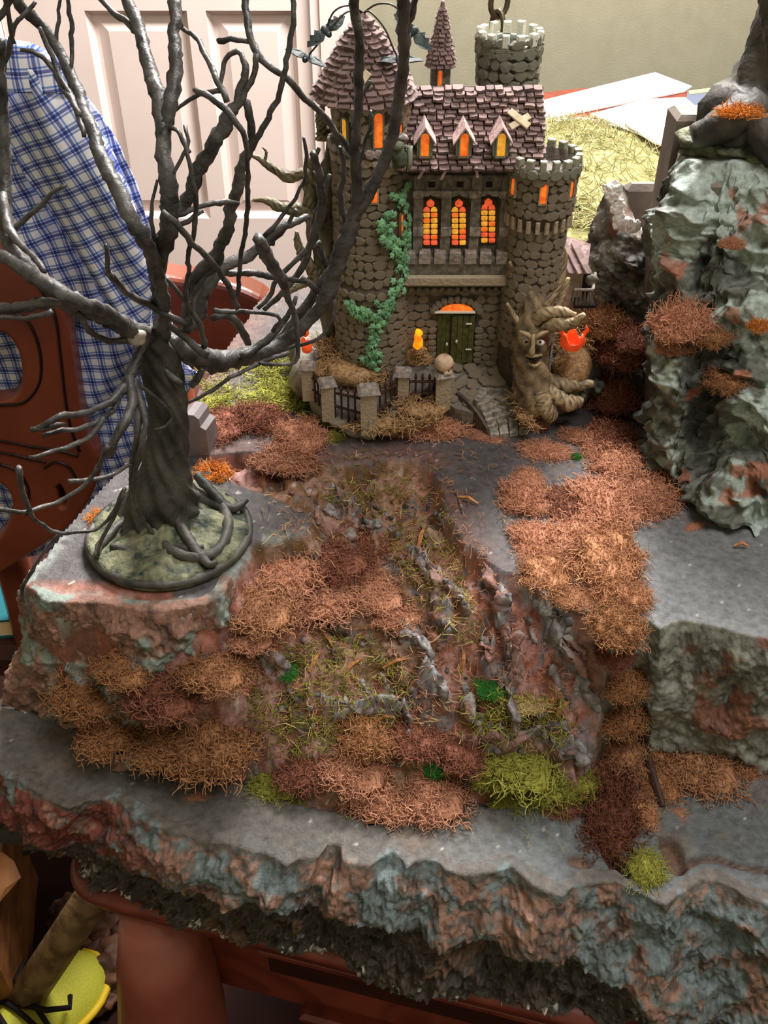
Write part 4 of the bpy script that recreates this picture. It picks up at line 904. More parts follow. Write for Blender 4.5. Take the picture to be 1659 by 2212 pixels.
# --- paving near the door
pq = [at(x, y, z=0.026) for x, y in ((930, 778), (1112, 778), (1118, 850), (1085, 842), (1050, 832), (1026, 858), (985, 852), (945, 835))]
mk('paving_bed', [(q[0], q[1], gz(q[0], q[1])-0.0004) for q in pq]+[(q[0], q[1], 0.002) for q in pq], [tuple(range(8))[::-1], tuple(range(8, 16))]+[(i, (i+1) % 8, 8+(i+1) % 8, 8+i) for i in range(8)], M_wallg2, castle, False)
g = random.Random(21)
for k in range(46):
    px, py = g.uniform(955, 1085), g.uniform(792, 848)
    if px > 1022 and py > 826: continue
    p = at(px, py, z=0.026); p[2] = gz(p[0], p[1]); piece('paving_stone', g.choice(stones), frame(p, (0, -.35, 1), (g.uniform(-.3, .3), 1, 0), (0.0085, 0.007, 0.0012), g.uniform(-.5, .5)), castle, 'x')
# --- fence posts, rails and skull
posts = [(667, 792, 846, 34), (710, 828, 890, 36), (797, 843, 918, 44), (868, 806, 870, 38), (956, 808, 862, 42)]
PB = []
for px, pt, pb_, w in posts:
    zg_ = 0.013 if pb_ > 865 else 0.02; p = at(px, pb_, z=zg_); zt2 = float(at(px, pt, Y=p[1])[2]); ww = w*S_; pe = empty('fence_post', (0, 0, 0)); pe.parent = castle; PB.append((p, zt2))
    b = MB(); b.box((p[0], p[1], (zg_-0.006+zt2)/2), (ww*.78, ww*.78, zt2-zg_+0.006), bev=0.0008); b.build('post_shaft', M_stone, pe)
    b = MB(); b.box((p[0], p[1], zt2+0.001), (ww*1.08, ww*1.08, 0.0034), rot=(R(-.05, .05), R(-.05, .05), R(-.3, .3)), taper=0.8, bev=0.0008); b.build('post_cap', M_pale, pe)
for (i, j_) in ((0, 1), (1, 2), (2, 3), (3, 4)):
    pa, za = PB[i]; pb2, zb3 = PB[j_]; fe = empty('fence_panel', (0, 0, 0)); fe.parent = castle
    for hh in (0.28, 0.72):
        b = MB(); qa = np.array([pa[0], pa[1], pa[2]+(za-pa[2])*hh]); qb = np.array([pb2[0], pb2[1], pb2[2]+(zb3-pb2[2])*hh]); b.tube([qa, qb], 0.0010, 6); b.build('rail', M_iron, fe)
    n = 6
    for k in range(1, n):
        t_ = k/n; q0 = pa*(1-t_)+pb2*t_; zt2 = za*(1-t_)+zb3*t_; b = MB(); b.tube([q0+np.array([0, 0, -.003]), (q0[0], q0[1], zt2-0.004), (q0[0], q0[1], zt2-0.003), (q0[0], q0[1], zt2+0.0005)], [0.0008, 0.0008, 0.0014, 0.0002], 6); b.build('picket', M_iron, fe)
sk = empty('skull', (0, 0, 0)); sk.parent = castle; p, zt2 = PB[4]; c = np.array([p[0], p[1], zt2+0.0082])
b = MB(); V_, F_l = ico(3); V2 = V_*np.array([0.0064, 0.0070, 0.0062]); V2[:, 2] += np.where((V_[:, 1] < 0) & (V_[:, 2] < 0), 0.0006, 0); b.add(V2+c, F_l); b.blob(c+np.array([0.0022, -0.0038, -0.0042]), (0.0032, 0.0026, 0.0022), 2, 0.15); b.build('cranium', M_bone, sk, True)
for dx in (0.0012, 0.0046):
    b = MB(); b.blob(c+np.array([dx, -0.0056+dx*.45, -0.0006]), (0.0013, 0.0011, 0.0013), 2, 0.1); b.build('eye_socket', M_sock, sk, True)
b = MB(); b.blob(c+np.array([0.003, -0.0058, -0.0026]), (0.0006, 0.0006, 0.0008), 1, 0); b.build('nose_hole', M_dark, sk, True)
b = MB()
for k in range(5): b.box(c+np.array([0.0006+k*0.0009, -0.0062+k*0.0003, -0.0048]), (0.0007, 0.0006, 0.0012))
b.build('teeth', M_white, sk)
# --- straw
g = np.random.default_rng(5)
def straw_patch(pxs, n, name, zoff=0.0, hump=0.004):
    q = []; P0 = np.array(pxs, float)
    while len(q) < n:
        i, j_, k = g.choice(len(P0), 3, False); w = g.dirichlet((1, 1, 1)); p2 = P0[i]*w[0]+P0[j_]*w[1]+P0[k]*w[2]; p = at(p2[0], p2[1], z=0.022); p[2] = gz(p[0], p[1])+zoff+g.uniform(0, hump); q.append(p)
    q = np.array(q); d = g.normal(size=(n, 3))*np.array([1, 1, 0.3]); V_, F_l = strands(q, d, 0.007, 2, 0.00042, 0.3, 3, 7)
    return tag(mk(name, V_, [F_l], M_straw, castle, False), kind='stuff')
def mound(px, py, rx, ry, rz, m, z=0.02):
    p = at(px, py, z=z); b = MB(); b.blob((p[0], p[1], gz(p[0], p[1])), (rx*S_, ry*S_, rz), 3, 0.3); return b.build('straw_mound', m, castle, True)
M_straww = rnd_mat('straw_ground', (190, 154, 110), (136, 102, 68), vary=0, nscale=500, bump=0.001)
mound(750, 820, 80, 60, 0.010, M_straww); mound(900, 800, 42, 34, 0.012, M_straww); mound(915, 870, 50, 30, 0.004, M_straww); mound(1232, 795, 44, 60, 0.022, M_straww, .03); mound(1138, 878, 22, 30, 0.004, M_straww); mound(840, 895, 34, 26, 0.005, M_straww)
straw_patch([(680, 780), (840, 790), (830, 850), (700, 830), (760, 800)], 1500, 'straw', 0.004, 0.007)
straw_patch([(850, 790), (935, 780), (920, 820), (880, 770)], 500, 'straw', 0.004, 0.009); straw_patch([(870, 850), (960, 850), (950, 890), (880, 890), (830, 910), (720, 900)], 700, 'straw', 0.002, 0.003)
straw_patch([(1215, 740), (1275, 750), (1270, 810), (1210, 840), (1195, 800)], 900, 'straw', 0.004, 0.018); straw_patch([(1098, 846), (1125, 856), (1162, 898), (1150, 905)], 220, 'straw', 0.002, 0.005)
for (px, py, r_) in ((1285, 790, 22), (1265, 815, 20), (1290, 830, 18), (1250, 850, 16)):
    b = MB(); p = at(px, py, z=0.02); b.blob((p[0], p[1], 0.018), np.array([r_, r_, r_*.9])*S_, 3, 0.35); b.build('boulder', M_dkgreen if r_ < 19 else M_wallg2, castle, True)
# --- ivy
def leaf_b(i):
    pts = [(0, -.5), (.25, -.3), (.5, -.25), (.32, 0), (.42, .3), (.12, .25), (0, .55), (-.12, .25), (-.42, .3), (-.32, 0), (-.5, -.25), (-.25, -.3)]
    V_ = [(x, y, 0.10*(1-2*abs(x))) for x, y in pts]+[(0, 0, 0.32)]+[(x, y, 0.10*(1-2*abs(x))-0.08) for x, y in pts]
    return V_, [(k, (k+1) % 12, 12) for k in range(12)]+[((k+1) % 12, k, 13+k, 13+(k+1) % 12) for k in range(12)]
leafm = meshdata('leaf', *leaf_b(0), M_ivy, False); ivy = empty('ivy', (0, 0, 0)); ivy.parent = castle; g = random.Random(4)
path = [(868, 408), (876, 440), (882, 475), (878, 515), (870, 560), (868, 600), (850, 640), (836, 665), (822, 700), (812, 735), (806, 770), (804, 790)]
path2 = [(842, 465), (832, 500), (850, 525), (862, 550)]; path3 = [(745, 658), (770, 668), (795, 682), (815, 690)]
stemb = MB()
for pth, nn, sp_ in ((path, 150, 15), (path2, 50, 13), (path3, 38, 9)):
    Q = smoothline(np.array(pth, float), 40); stemb.tube([oncyl(a[0], a[1], LX, LY, 0.0262)[0] for a in Q[::2]], 0.0007, 5)
    for k in range(nn):
        a = Q[g.randrange(40)]; px, py = a[0]+g.gauss(0, sp_*.7), a[1]+g.gauss(0, 5)
        p, n = oncyl(min(px, 884), py, LX, LY, 0.0265+g.uniform(0, .002)); s2 = g.uniform(0.0040, 0.0062)
        nn_ = Vector(n)+Vector((g.uniform(-.5, .5), g.uniform(-.3, .3), g.uniform(-.2, .7)))
        piece('leaf', leafm, frame(p, nn_, (g.uniform(-.8, .8), 0, -1), (s2, s2, s2)), ivy, 'x')
stemb.build('stem', M_dkgreen, ivy, True)
# --- coloured lights standing about the castle
b = MB(); p = at(903, 735, Y=0.583); b.tube([p+np.array([0, 0, -0.0065]), p+np.array([-.0003, 0, -0.004]), p+np.array([.0004, 0, 0]), p+np.array([-.0006, 0, 0.0035]), p+np.array([.0010, 0, 0.0068]), p+np.array([.0016, 0, 0.0075])], [0.0012, 0.0034, 0.0032, 0.0024, 0.0028, 0.001], 10, 0.25); b.build('flame_shaped_lamp', M_flame, castle, True)
b = MB()
for px, py, r_ in ((660, 718, 8), (663, 750, 12), (655, 736, 6)): b.blob(at(px, py, Y=0.575), np.array([r_, r_, r_*1.4])*S_, 2, 0.3)
b.build('red_lamp', M_orange, castle, True)
pk = at(1237, 736, Y=0.560); b = MB(); V_ = []; nA, nB = 20, 7
for i in range(nB):
    ph = -math.pi/2+math.pi*0.62*i/(nB-1)
    for k in range(nA):
        a = 2*math.pi*k/nA; r_ = 0.0080*math.cos(ph)*(1+0.08*math.cos(a*6)); tip = 0.004*max(0, math.cos(3*(a+0.6)))**2 if i == nB-1 else (0.0015*max(0, math.cos(3*(a+0.6))) if i == nB-2 else 0)
        V_.append((pk[0]+math.cos(a)*r_, pk[1]+math.sin(a)*r_*0.8, pk[2]+0.0075*math.sin(ph)+tip-(0.003 if i == nB-1 and math.cos(3*(a+0.6)) < 0 else 0)))
b.add(V_, [(i*nA+k, i*nA+(k+1) % nA, (i+1)*nA+(k+1) % nA, (i+1)*nA+k) for i in range(nB-1) for k in range(nA)]); pko = b.build('pumpkin_lantern', M_orange, castle, True)
sm = pko.modifiers.new('thick', 'SOLIDIFY'); sm.thickness = 0.0012
b = MB(); b.tube([pk+np.array([0.006, 0, 0.004]), pk+np.array([0.0088, 0, 0.008]), pk+np.array([0.0072, 0, 0.011])], [0.0018, 0.0012, 0.0003], 7); b.tube([pk+np.array([-0.006, 0, 0.004]), pk+np.array([-0.0088, 0, 0.007]), pk+np.array([-0.0088, 0, 0.010])], [0.0018, 0.0012, 0.0003], 7); b.build('pumpkin_horn', M_orange, castle, True)
# --- bats on wires from the cone's tip
tip = np.array([CX, CY, zap+0.002])
def bat(px, py, Y, s0, yaw, roll, pitch=0.2):
    s = s0*1.1; be = empty('bat', (0, 0, 0)); be.parent = castle; c = at(px, py, Y=Y); Rm = np.array(Euler((pitch, roll, yaw)).to_matrix()); T = lambda V_: (np.array(V_)*s) @ Rm.T+c
    b = MB(); b.blob((0, 0, 0), (0.16, 0.22, 0.14), 2, 0.2); b.blob((0, -.22, .05), (0.12, 0.12, 0.12), 2, 0.1); b.tube([(-.06, -.24, .12), (-.09, -.24, .26)], [0.05, 0.01], 5); b.tube([(.06, -.24, .12), (.09, -.24, .26)], [0.05, 0.01], 5)
    mk('bat_body', T(np.concatenate(b.V)), b.F, M_teal, be, True)
    for q in (-1, 1):
        o_ = [(0.08, -.12, .03), (.35, -.3, .16), (.65, -.28, .2), (1.0, -.05, .0), (.86, .12, 0), (.74, .06, .03), (.62, .24, .03), (.5, .12, .07), (.36, .28, .04), (.24, .14, .06), (.08, .18, .02)]
        o_ = [(q*x, y, z) for x, y, z in o_]; n = len(o_); V_ = o_+[(x, y, z-.05) for x, y, z in o_]
        mk('bat_wing', T(V_), [tuple(range(n)) if q > 0 else tuple(range(n-1, -1, -1)), tuple(range(2*n-1, n-1, -1)) if q > 0 else tuple(range(n, 2*n))]+[(i, n+i, n+(i+1) % n, (i+1) % n) for i in range(n)], M_teal, be, False)
    return c
def wire(mid, end):
    b = MB(); Q = smoothline(np.array([tip]+mid+[end]), 22); b.tube(Q, 0.00055, 5); b.build('wire', M_wire, castle, True)
c = bat(703, 66, 0.59, 0.0125, 0.5, -0.5, 0.9); wire([at(755, 12, Y=.595), at(722, 25, Y=.592)], c)
c = bat(662, 124, 0.585, 0.0115, -0.2, 0.35, 0.5); wire([at(750, 26, Y=.595), at(715, 60, Y=.59), at(683, 100, Y=.587)], c)
c = bat(862, 130, 0.585, 0.0125, 0.1, 0.0, 0.5); wire([at(800, 26, Y=.595), at(830, 60, Y=.59), at(850, 105, Y=.587)], c)
c = bat(893, 68, 0.60, 0.0135, -0.5, 0.6, 0.9); wire([at(815, 9, Y=.6), at(850, 12, Y=.6), at(880, 45, Y=.6)], c)
for (nm, par, m_), mbx in over.items(): tag(mk(nm, np.concatenate(mbx.V), mbx.F, m_, par, False), kind='stuff')
# ---------------------------------------------------------------- moss
def tint_mat(name, c1, c2, vary=0.12):
    m = rnd_mat(name, c1, c2, rough=0.8, nscale=70, bump=0, vary=vary, spec=0.15); return m
MOSS = {'rust': tint_mat('moss_rust', (214, 162, 130), (166, 110, 86)), 'tan': tint_mat('moss_tan', (194, 146, 108), (150, 102, 74)), 'dark': tint_mat('moss_maroon', (156, 102, 80), (108, 68, 54)),
        'brown': tint_mat('moss_brown', (184, 136, 94), (132, 90, 62)), 'green': tint_mat('moss_yellow_green', (172, 172, 78), (112, 112, 48)), 'pale': tint_mat('moss_cream', (226, 206, 150), (186, 160, 104)), 'bright': tint_mat('moss_bright_green', (72, 150, 60), (40, 104, 44)),
        'orange': tint_mat('moss_orange', (232, 150, 60), (190, 104, 40)), 'peach': tint_mat('moss_peach', (210, 160, 116), (160, 106, 72))}
def moss_mesh(i, m, n=1500, flatz=0.55, core=True, rad=0.011, ln=0.27):
    g = np.random.default_rng(500+i); u = g.normal(size=(n, 3)); u[:, 2] = np.abs(u[:, 2]); u /= np.linalg.norm(u, axis=1)[:, None]
    r = g.uniform(0.62, 0.96, n)[:, None]; lump = 1+0.75*fbm(u, 1.7, 3, seed=i)[:, None]; P0 = u*r*lump; P0[:, 2] *= flatz
    d = u*0.5+g.normal(size=(n, 3))*0.8; V_, F_l = strands(P0, d, g.uniform(0.6, 1.3, n)*ln*1.15, 5, rad, 0.75, 3, i, True)
    V_[:, 2] = np.maximum(V_[:, 2], -0.06)
    Fs = [F_l]
    if core:
        Vc, Fc = ico(3); dd = 1+0.75*fbm(Vc, 1.7, 3, seed=i); Vc2 = Vc*dd[:, None]*0.72; Vc2[:, 2] = np.maximum(Vc2[:, 2]*flatz*1.05, -0.06)
        Fs.append(np.array(Fc)+len(V_)); V_ = np.concatenate([V_, Vc2])
    return meshdata('moss', V_, Fs, m, False)
MV = {}
def moss(px, py, r_px, kind, label, sy=0.8, hz=1.0, rot=None, cat='moss', name='moss_clump', var=None, group=None, surf=None, tilt=None):
    p = hit(px, py) if surf is None else np.array(surf); s_ = r_px/float(pxm(p[1], p[2])); v = (var if var is not None else int(px*7+py*3)) % 4
    key = (kind, v)
    if key not in MV and kind == 'orange': MV[key] = moss_mesh(v, MOSS[kind], 330, rad=0.03, ln=0.55, core=False)
    if key not in MV: MV[key] = moss_mesh(v, MOSS[kind], 1500 if kind != 'green' else 560, rad=0.0155 if kind not in ('green', 'bright', 'pale') else 0.019, ln=0.27 if kind not in ('green', 'bright', 'pale') else 0.5, core=kind not in ('pale', 'bright'))
    o = bpy.data.objects.new(name, MV[key]); COL.objects.link(o); o.location = p-np.array([0, 0, 0.001]); o.scale = (s_*1.02, s_*min(sy*1.55, 1.3), s_*hz*1.35)
    o.rotation_euler = (tilt[0] if tilt else 0, tilt[1] if tilt else 0, rot if rot is not None else (px*0.37+py*.11) % 0.9-0.45); tag(o, label, cat, group); return o
ML = [ # px, py, radius, kind, label, sy, hz
 (480, 925, 62, 'dark', 'dark maroon moss clump beside the small grey tombstone shape', .7, .5),
 (560, 910, 60, 'dark', 'dark red moss clump left of the castle rock below the green grass patch', .7, .7),
 (655, 950, 62, 'rust', 'light rust moss clump just left of the yellow moss wisps at the castle rock', .75, .6),
 (620, 1000, 78, 'rust', 'flat rust moss spread at the upper end of the carved gully', .5, .35),
 (930, 925, 86, 'rust', 'long low rust moss wisp along the castle rock left of the stairs', .42, .45),
 (1045, 945, 46, 'rust', 'small ragged rust moss tuft in front of the foot of the stairs', .35, .3),
 (1165, 912, 30, 'rust', 'small round rust moss tuft right of the bottom stair', .8, 1.1),
 (1180, 975, 56, 'rust', 'loose rust moss clump on the grey plateau below the castle tree', .45, .4),
 (1245, 945, 42, 'rust', 'small rust moss clump trailing left from the cliff corner', .5, .5),
 (1300, 960, 60, 'rust', 'rust moss clump at the foot of the dark moss column beside the cliff', .6, .5),
 (1325, 870, 52, 'dark', 'deep maroon moss stuffed in the gap between castle rock and cliff', .9, 1.1),
 (1320, 790, 50, 'dark', 'maroon moss in the gap beside the castle boulders', .8, 1.3),
 (1345, 1015, 72, 'rust', 'dense rust moss mound against the lower cliff edge', .7, .6),
 (1130, 1080, 56, 'rust', 'pinkish rust moss clump standing alone nearest the gully rim', .8, .8),
 (1140, 1040, 34, 'rust', 'feathery rust moss tip on top of the lone clump at the gully rim', .9, .7),
 (1220, 1090, 66, 'dark', 'dark rust moss patch in the hollow of the big moss bank', .7, .4),
 (1300, 1090, 80, 'rust', 'broad rust moss mound in the middle of the big moss bank', .8, .6),
 (1400, 1080, 64, 'rust', 'rust moss mound at the right end of the big moss bank', .75, .7),
 (1480, 1050, 58, 'brown', 'orange brown moss clump right of the cliff foot crevice', .8, .7),
 (1160, 1170, 62, 'rust', 'rust moss clump on the plateau edge above the slope', .75, .6),
 (1240, 1180, 74, 'rust', 'wide rust moss clump below the dark hollow of the moss bank', .75, .6),
 (1180, 1245, 62, 'tan', 'open curly tan moss clump with a hole on the slope edge', .7, .7),
 (1310, 1215, 84, 'tan', 'largest light tan moss mound beside the speckled grey slab', .9, .75),
 (1345, 1290, 58, 'tan', 'tan moss hanging over the corner of the grey slab', .8, .8),
 (1240, 1290, 48, 'tan', 'tan moss patch under the curly clump on the right slope', .6, .5),
 (1330, 1365, 58, 'brown', 'brown moss below the corner of the grey slab', .9, .9),
 (1325, 1420, 46, 'dark', 'dark brown moss stuck in the cleft under the slab corner', .8, .8),
 (1340, 1480, 50, 'brown', 'brown moss strip halfway down the cleft beside the step face', 1.1, 1.0),
 (1335, 1545, 56, 'brown', 'coarse brown moss low in the cleft beside the step face', .9, 1.0),
 (1325, 1620, 60, 'tan', 'tan brown moss cushion at the bottom left of the cleft', 1.0, .8),
 (1420, 1610, 62, 'brown', 'brown moss cushion in front of the step face foot', .8, .7),
 (1500, 1650, 84, 'tan', 'big flat tan moss cushion on the lower right ledge', .8, .55),
 (1420, 1690, 46, 'brown', 'brown moss ridge beside the dark twig on the lower ledge', 1.1, .6),
 (1630, 1650, 60, 'tan', 'tan moss tuft at the right edge of the picture on the lower ledge', .45, .6),
 (600, 1240, 92, 'rust', 'rust moss bed right of the round tree base', .8, .45),
 (700, 1210, 88, 'dark', 'dark reddish moss bed near the middle of the slope', .6, .4),
 (790, 1190, 70, 'dark', 'maroon moss patch under the white flecked stone', .55, .4),
 (560, 1310, 72, 'tan', 'tan orange moss drape on the slope below the tree platform', .9, .6),
 (690, 1290, 90, 'rust', 'wide rust moss bed in the middle of the slope', .7, .4),
 (800, 1270, 80, 'rust', 'rust moss bed at the right of the middle slope', .6, .4),
 (860, 1325, 62, 'rust', 'rust moss tip ending beside the gray ridges', .6, .5),
 (540, 1370, 50, 'rust', 'rust moss tail reaching down to the painted red patch', .9, .5),
 (270, 1440, 62, 'brown', 'brown moss clump high on the left block face', .7, .8),
 (350, 1500, 88, 'dark', 'large dark maroon moss mass under the left block', .7, .7),
 (460, 1450, 74, 'brown', 'brown maroon moss clump under the platform corner', .7, .6),
 (190, 1500, 74, 'brown', 'golden brown moss clump at the far left foot of the block', .8, .8),
 (250, 1570, 80, 'brown', 'golden brown moss mound on the left ledge', .8, .7),
 (360, 1600, 74, 'brown', 'brown moss fringe hanging on the left ledge', .8, .6),
 (470, 1605, 92, 'brown', 'large round brown moss dome on the left ledge', .85, .75),
 (400, 1650, 44, 'brown', 'small brown moss fringe in front of the left ledge mounds', .7, .5),
 (660, 1660, 60, 'dark', 'dark purple moss tuft between the yellow and rust moss on the ledge', .8, .6),
 (790, 1580, 66, 'brown', 'round brown moss ball at the middle foot of the slope', .9, .8),
 (760, 1650, 80, 'rust', 'rust moss below the round brown moss ball', .7, .6),
 (830, 1720, 82, 'rust', 'rust moss tongue reaching farthest onto the front ledge', .6, .5),
 (920, 1710, 84, 'rust', 'large rust moss cushion at the middle front of the ledge', .7, .6),
 (905, 1590, 56, 'dark', 'dark rust moss at the base of the gray ridges', .8, .6),
 (985, 1620, 56, 'dark', 'deep brown moss in the shaded hollow under the ridge', .9, .7),
 (1215, 1740, 44, 'dark', 'small purple brown moss tuft on the ledge edge', .6, .6),
 (1300, 1720, 72, 'dark', 'dark brown moss at the top of the split in the ledge', .9, 1.3),
 (1312, 1800, 74, 'dark', 'dark brown moss filling the split in the ledge', 1.2, 1.3),
 (1388, 1760, 42, 'peach', 'flat peach coloured moss sprig beside the split in the ledge', 1.2, .3),
 (590, 1700, 52, 'green', 'yellow green moss at the left front of the ledge', .6, .5),
 (625, 1730, 36, 'green', 'bright yellow green moss tip on the front ledge', .6, .5),
 (1120, 1650, 74, 'green', 'olive moss tangle at the lower right foot of the slope', .8, .5),
 (1190, 1700, 62, 'green', 'bright yellow moss tangle in front of the olive tangle', .7, .7),
 (1100, 1730, 50, 'green', 'yellow moss fringe at the ledge edge left of the bright tangle', .6, .5),
 (1255, 1690, 46, 'green', 'green moss wisp beside the dark brown moss', .6, .6),
 (1050, 1680, 40, 'green', 'olive moss wisp left of the olive tangle', .7, .6),
 (1440, 1580, 40, 'green', 'yellow green grass tuft under the step face', .5, .8),
 (1395, 1880, 40, 'green', 'olive moss hanging over the front edge below the split', .9, .8),
 (1135, 1515, 38, 'pale', 'cream coral like lichen sprig on the right slope', .6, .4),
 (585, 905, 26, 'bright', 'bright green sprig near the dark red moss', .5, .5),
 (1060, 1480, 28, 'bright', 'bright green leaf sprig above the cream lichen', .8, .5),
 (945, 1655, 30, 'bright', 'green sprig between the rust cushions on the ledge', .6, .5),
 (620, 1445, 24, 'bright', 'green sprig in the yellow grass of the slope', .8, .5),
 (1245, 990, 12, 'bright', 'single green fleck on the plateau under the cliff moss', .6, .8),
 (700, 912, 34, 'green', 'yellow moss wisp against the castle rock', .35, .5),
 (720, 948, 26, 'green', 'yellow green moss curl in front of the castle rock', .5, .6),
 (605, 855, 36, 'green', 'bright green moss left of the castle rock', .6, .5),
 (215, 1125, 24, 'orange', 'orange moss bit at the left of the round tree base', 1.0, .8),
 (462, 1025, 40, 'orange', 'orange moss bit behind the black tree trunk', .6, .6),
 (1500, 1140, 30, 'rust', 'tiny rust moss scrap on the speckled slab', .3, .3),
 (430, 1725, 28, 'rust', 'thin rust moss thread lying on the front ledge', .35, .3),
 (1470, 1760, 24, 'rust', 'small rust moss flake by the yellow straw on the ledge', 1.1, .3),
]
for e in ML: moss(*e[:4], e[4], sy=e[5], hz=e[6])
# loose dry grass and litter
def litter(name, pxs, n, col, ln, rad, label, seed, up=0.25, zoff=0.0015, flat=0.6):
    g = np.random.default_rng(seed); P0 = np.array(pxs, float); x_0, y_0 = P0.min(0); x_1, y_1 = P0.max(0); pts = []
    cand = g.uniform((x_0, y_0), (x_1, y_1), (n*3, 2)); cand = cand[inside(cand, P0)]
    dens = fbm(np.concatenate([cand, np.zeros((len(cand), 1))], 1), 0.012, 3, seed=seed)
    cand = cand[dens > g.uniform(-0.6, 0.25, len(cand))][:n]
    grid = {}
    for c in cand:
        pts.append(hit_fast(c[0], c[1]))
    q = np.array(pts)+np.array([0, 0, zoff]); q[:, 2] += g.uniform(0, zoff, len(q))
    d = g.normal(size=(len(q), 3))*np.array([1, 1, up]); V_, F_l = strands(q, d, g.uniform(.5, 1.3, len(q))*ln, 3, rad, 0.35, 3, seed)
    o = mk(name, V_, [F_l], MOSS[col] if col in MOSS else col, land, False); return tag(o, label, kind='stuff')
_cache = {}
def hit_fast(px, py):
    k = (int(px//12), int(py//12))
    if k not in _cache: _cache[k] = hit(k[0]*12+6, k[1]*12+6)[2]
    z = _cache[k]; p = at(px, py, z=z); z = float(height(p[0], p[1])); p = at(px, py, z=z); p[2] = float(height(p[0], p[1])); return p
litter('dry_grass', [(560, 1400), (800, 1380), (900, 1480), (860, 1600), (640, 1640), (560, 1600), (520, 1500)], 1300, 'green', 0.0065, 0.00034, 'yellow green dry grass caught on the middle of the slope', 1)
litter('dry_grass', [(840, 1020), (960, 1060), (1000, 1250), (1060, 1400), (960, 1400), (880, 1250), (790, 1120), (690, 1090), (720, 1030)], 700, 'green', 0.0055, 0.0003, 'yellow green dry grass strewn down the upper gully', 2)
litter('dry_grass', [(430, 780), (640, 770), (660, 900), (560, 880), (440, 890)], 1300, 'green', 0.010, 0.0004, 'flat green grass patch on the plateau left of the castle', 3, .1)
litter('dry_grass', [(1010, 1480), (1200, 1520), (1230, 1600), (1060, 1620), (990, 1560)], 600, 'green', 0.008, 0.00036, 'green and yellow grass under the cream lichen', 4)
litter('fibre_litter', [(520, 1010), (960, 1000), (1060, 1230), (1280, 1450), (1240, 1640), (560, 1660), (480, 1400), (620, 1150)], 2600, 'rust', 0.006, 0.00030, 'fine rust coloured fibres scattered over the slope', 5)
litter('straw_litter', [(560, 1040), (900, 1040), (1100, 1500), (1200, 1600), (560, 1620)], 420, 'pale', 0.008, 0.00036, 'pale straw bits scattered over the slope', 6)
litter('plateau_debris', [(960, 975), (1180, 960), (1260, 1000), (1100, 1160), (1000, 1120)], 130, 'tan', 0.005, 0.0003, 'tiny brown crumbs on the plateau by the gully rim', 7, .1)
litter('ledge_debris', [(40, 1590), (500, 1760), (1000, 1790), (1300, 1870), (1500, 1860), (1640, 1700), (1450, 1720), (1000, 1740), (500, 1700)], 90, 'green', 0.004, 0.00026, 'tiny straw crumbs on the front ledge', 8, .1)
M_chip = mat('wood_chip', (206, 150, 96), 0.7, (160, 104, 62), 300)
chips = [(910, 1170, 62, 75, 'long tan wood splinter leaning in the gully'), (712, 1395, 46, -60, 'tan wood splinter in the yellow grass'), (855, 1440, 60, 22, 'pale pink wood splinter pointing right on the slope'), (1215, 1540, 40, 50, 'short tan splinter under the cream lichen'),
         (1190, 1530, 30, 70, 'second short splinter beside the cream lichen'), (1012, 1088, 44, -20, 'flat tan wood flake on the grey plateau by the gully rim'), (1600, 1186, 30, 0, 'orange splinter on the speckled grey slab'), (760, 1450, 60, 40, 'thin splinter crossing the yellow grass'),
         (1000, 1440, 40, 85, 'upright thin splinter right of the gray ridge'), (680, 1440, 44, 60, 'slim splinter left of the green sprig'), (835, 1560, 36, 10, 'small splinter above the brown moss ball'), (930, 1648, 60, 8, 'cream twig over the green sprig on the ledge')]
for px, py, L, a, lb_ in chips:
    p0 = hit(px-math.cos(math.radians(a))*L/2, py+math.sin(math.radians(a))*L/2); p1 = hit(px+math.cos(math.radians(a))*L/2, py-math.sin(math.radians(a))*L/2); up_ = np.array([0, 0, .0022]); mid_ = (p0+p1)/2+up_*2
    if np.linalg.norm(p1-p0) > 0.03: p1 = p0+(p1-p0)/np.linalg.norm(p1-p0)*0.02; mid_ = (p0+p1)/2+up_
    b = MB(); b.tube([p0+up_, mid_, p1+up_], [0.0009, 0.0012, 0.0005], 4, .2); tag(b.build('wood_splinter', M_chip), lb_, 'splinter')
b = MB(); q = [hit(1395, 1650)+np.array([0, 0, .006]), hit(1410, 1700)+np.array([0, 0, .005]), hit(1430, 1748)+np.array([0, 0, .0015])]; b.tube(q, [0.0022, 0.0024, 0.0018], 7, .3); tag(b.build('twig', M_iron), 'dark brown twig lying in the brown moss on the lower ledge', 'twig')
b = MB(); p = hit(755, 1160); b.blob(p+np.array([0, 0, .002]), (.0040, .0060, .0035), 3, .4); tag(b.build('pebble', M_pale, None, True), 'white flecked grey stone resting on the middle slope', 'stone')
b = MB(); p = hit(735, 1372); b.tube([p, p+np.array([-.001, 0, .007]), p+np.array([.002, -.004, .011])], [.004, .0045, .002], 8, .6); o = b.build('pebble', M_wallg2, None, True); tag(o, 'pointed grey stone standing between rust moss and yellow grass', 'stone')
g = random.Random(8)
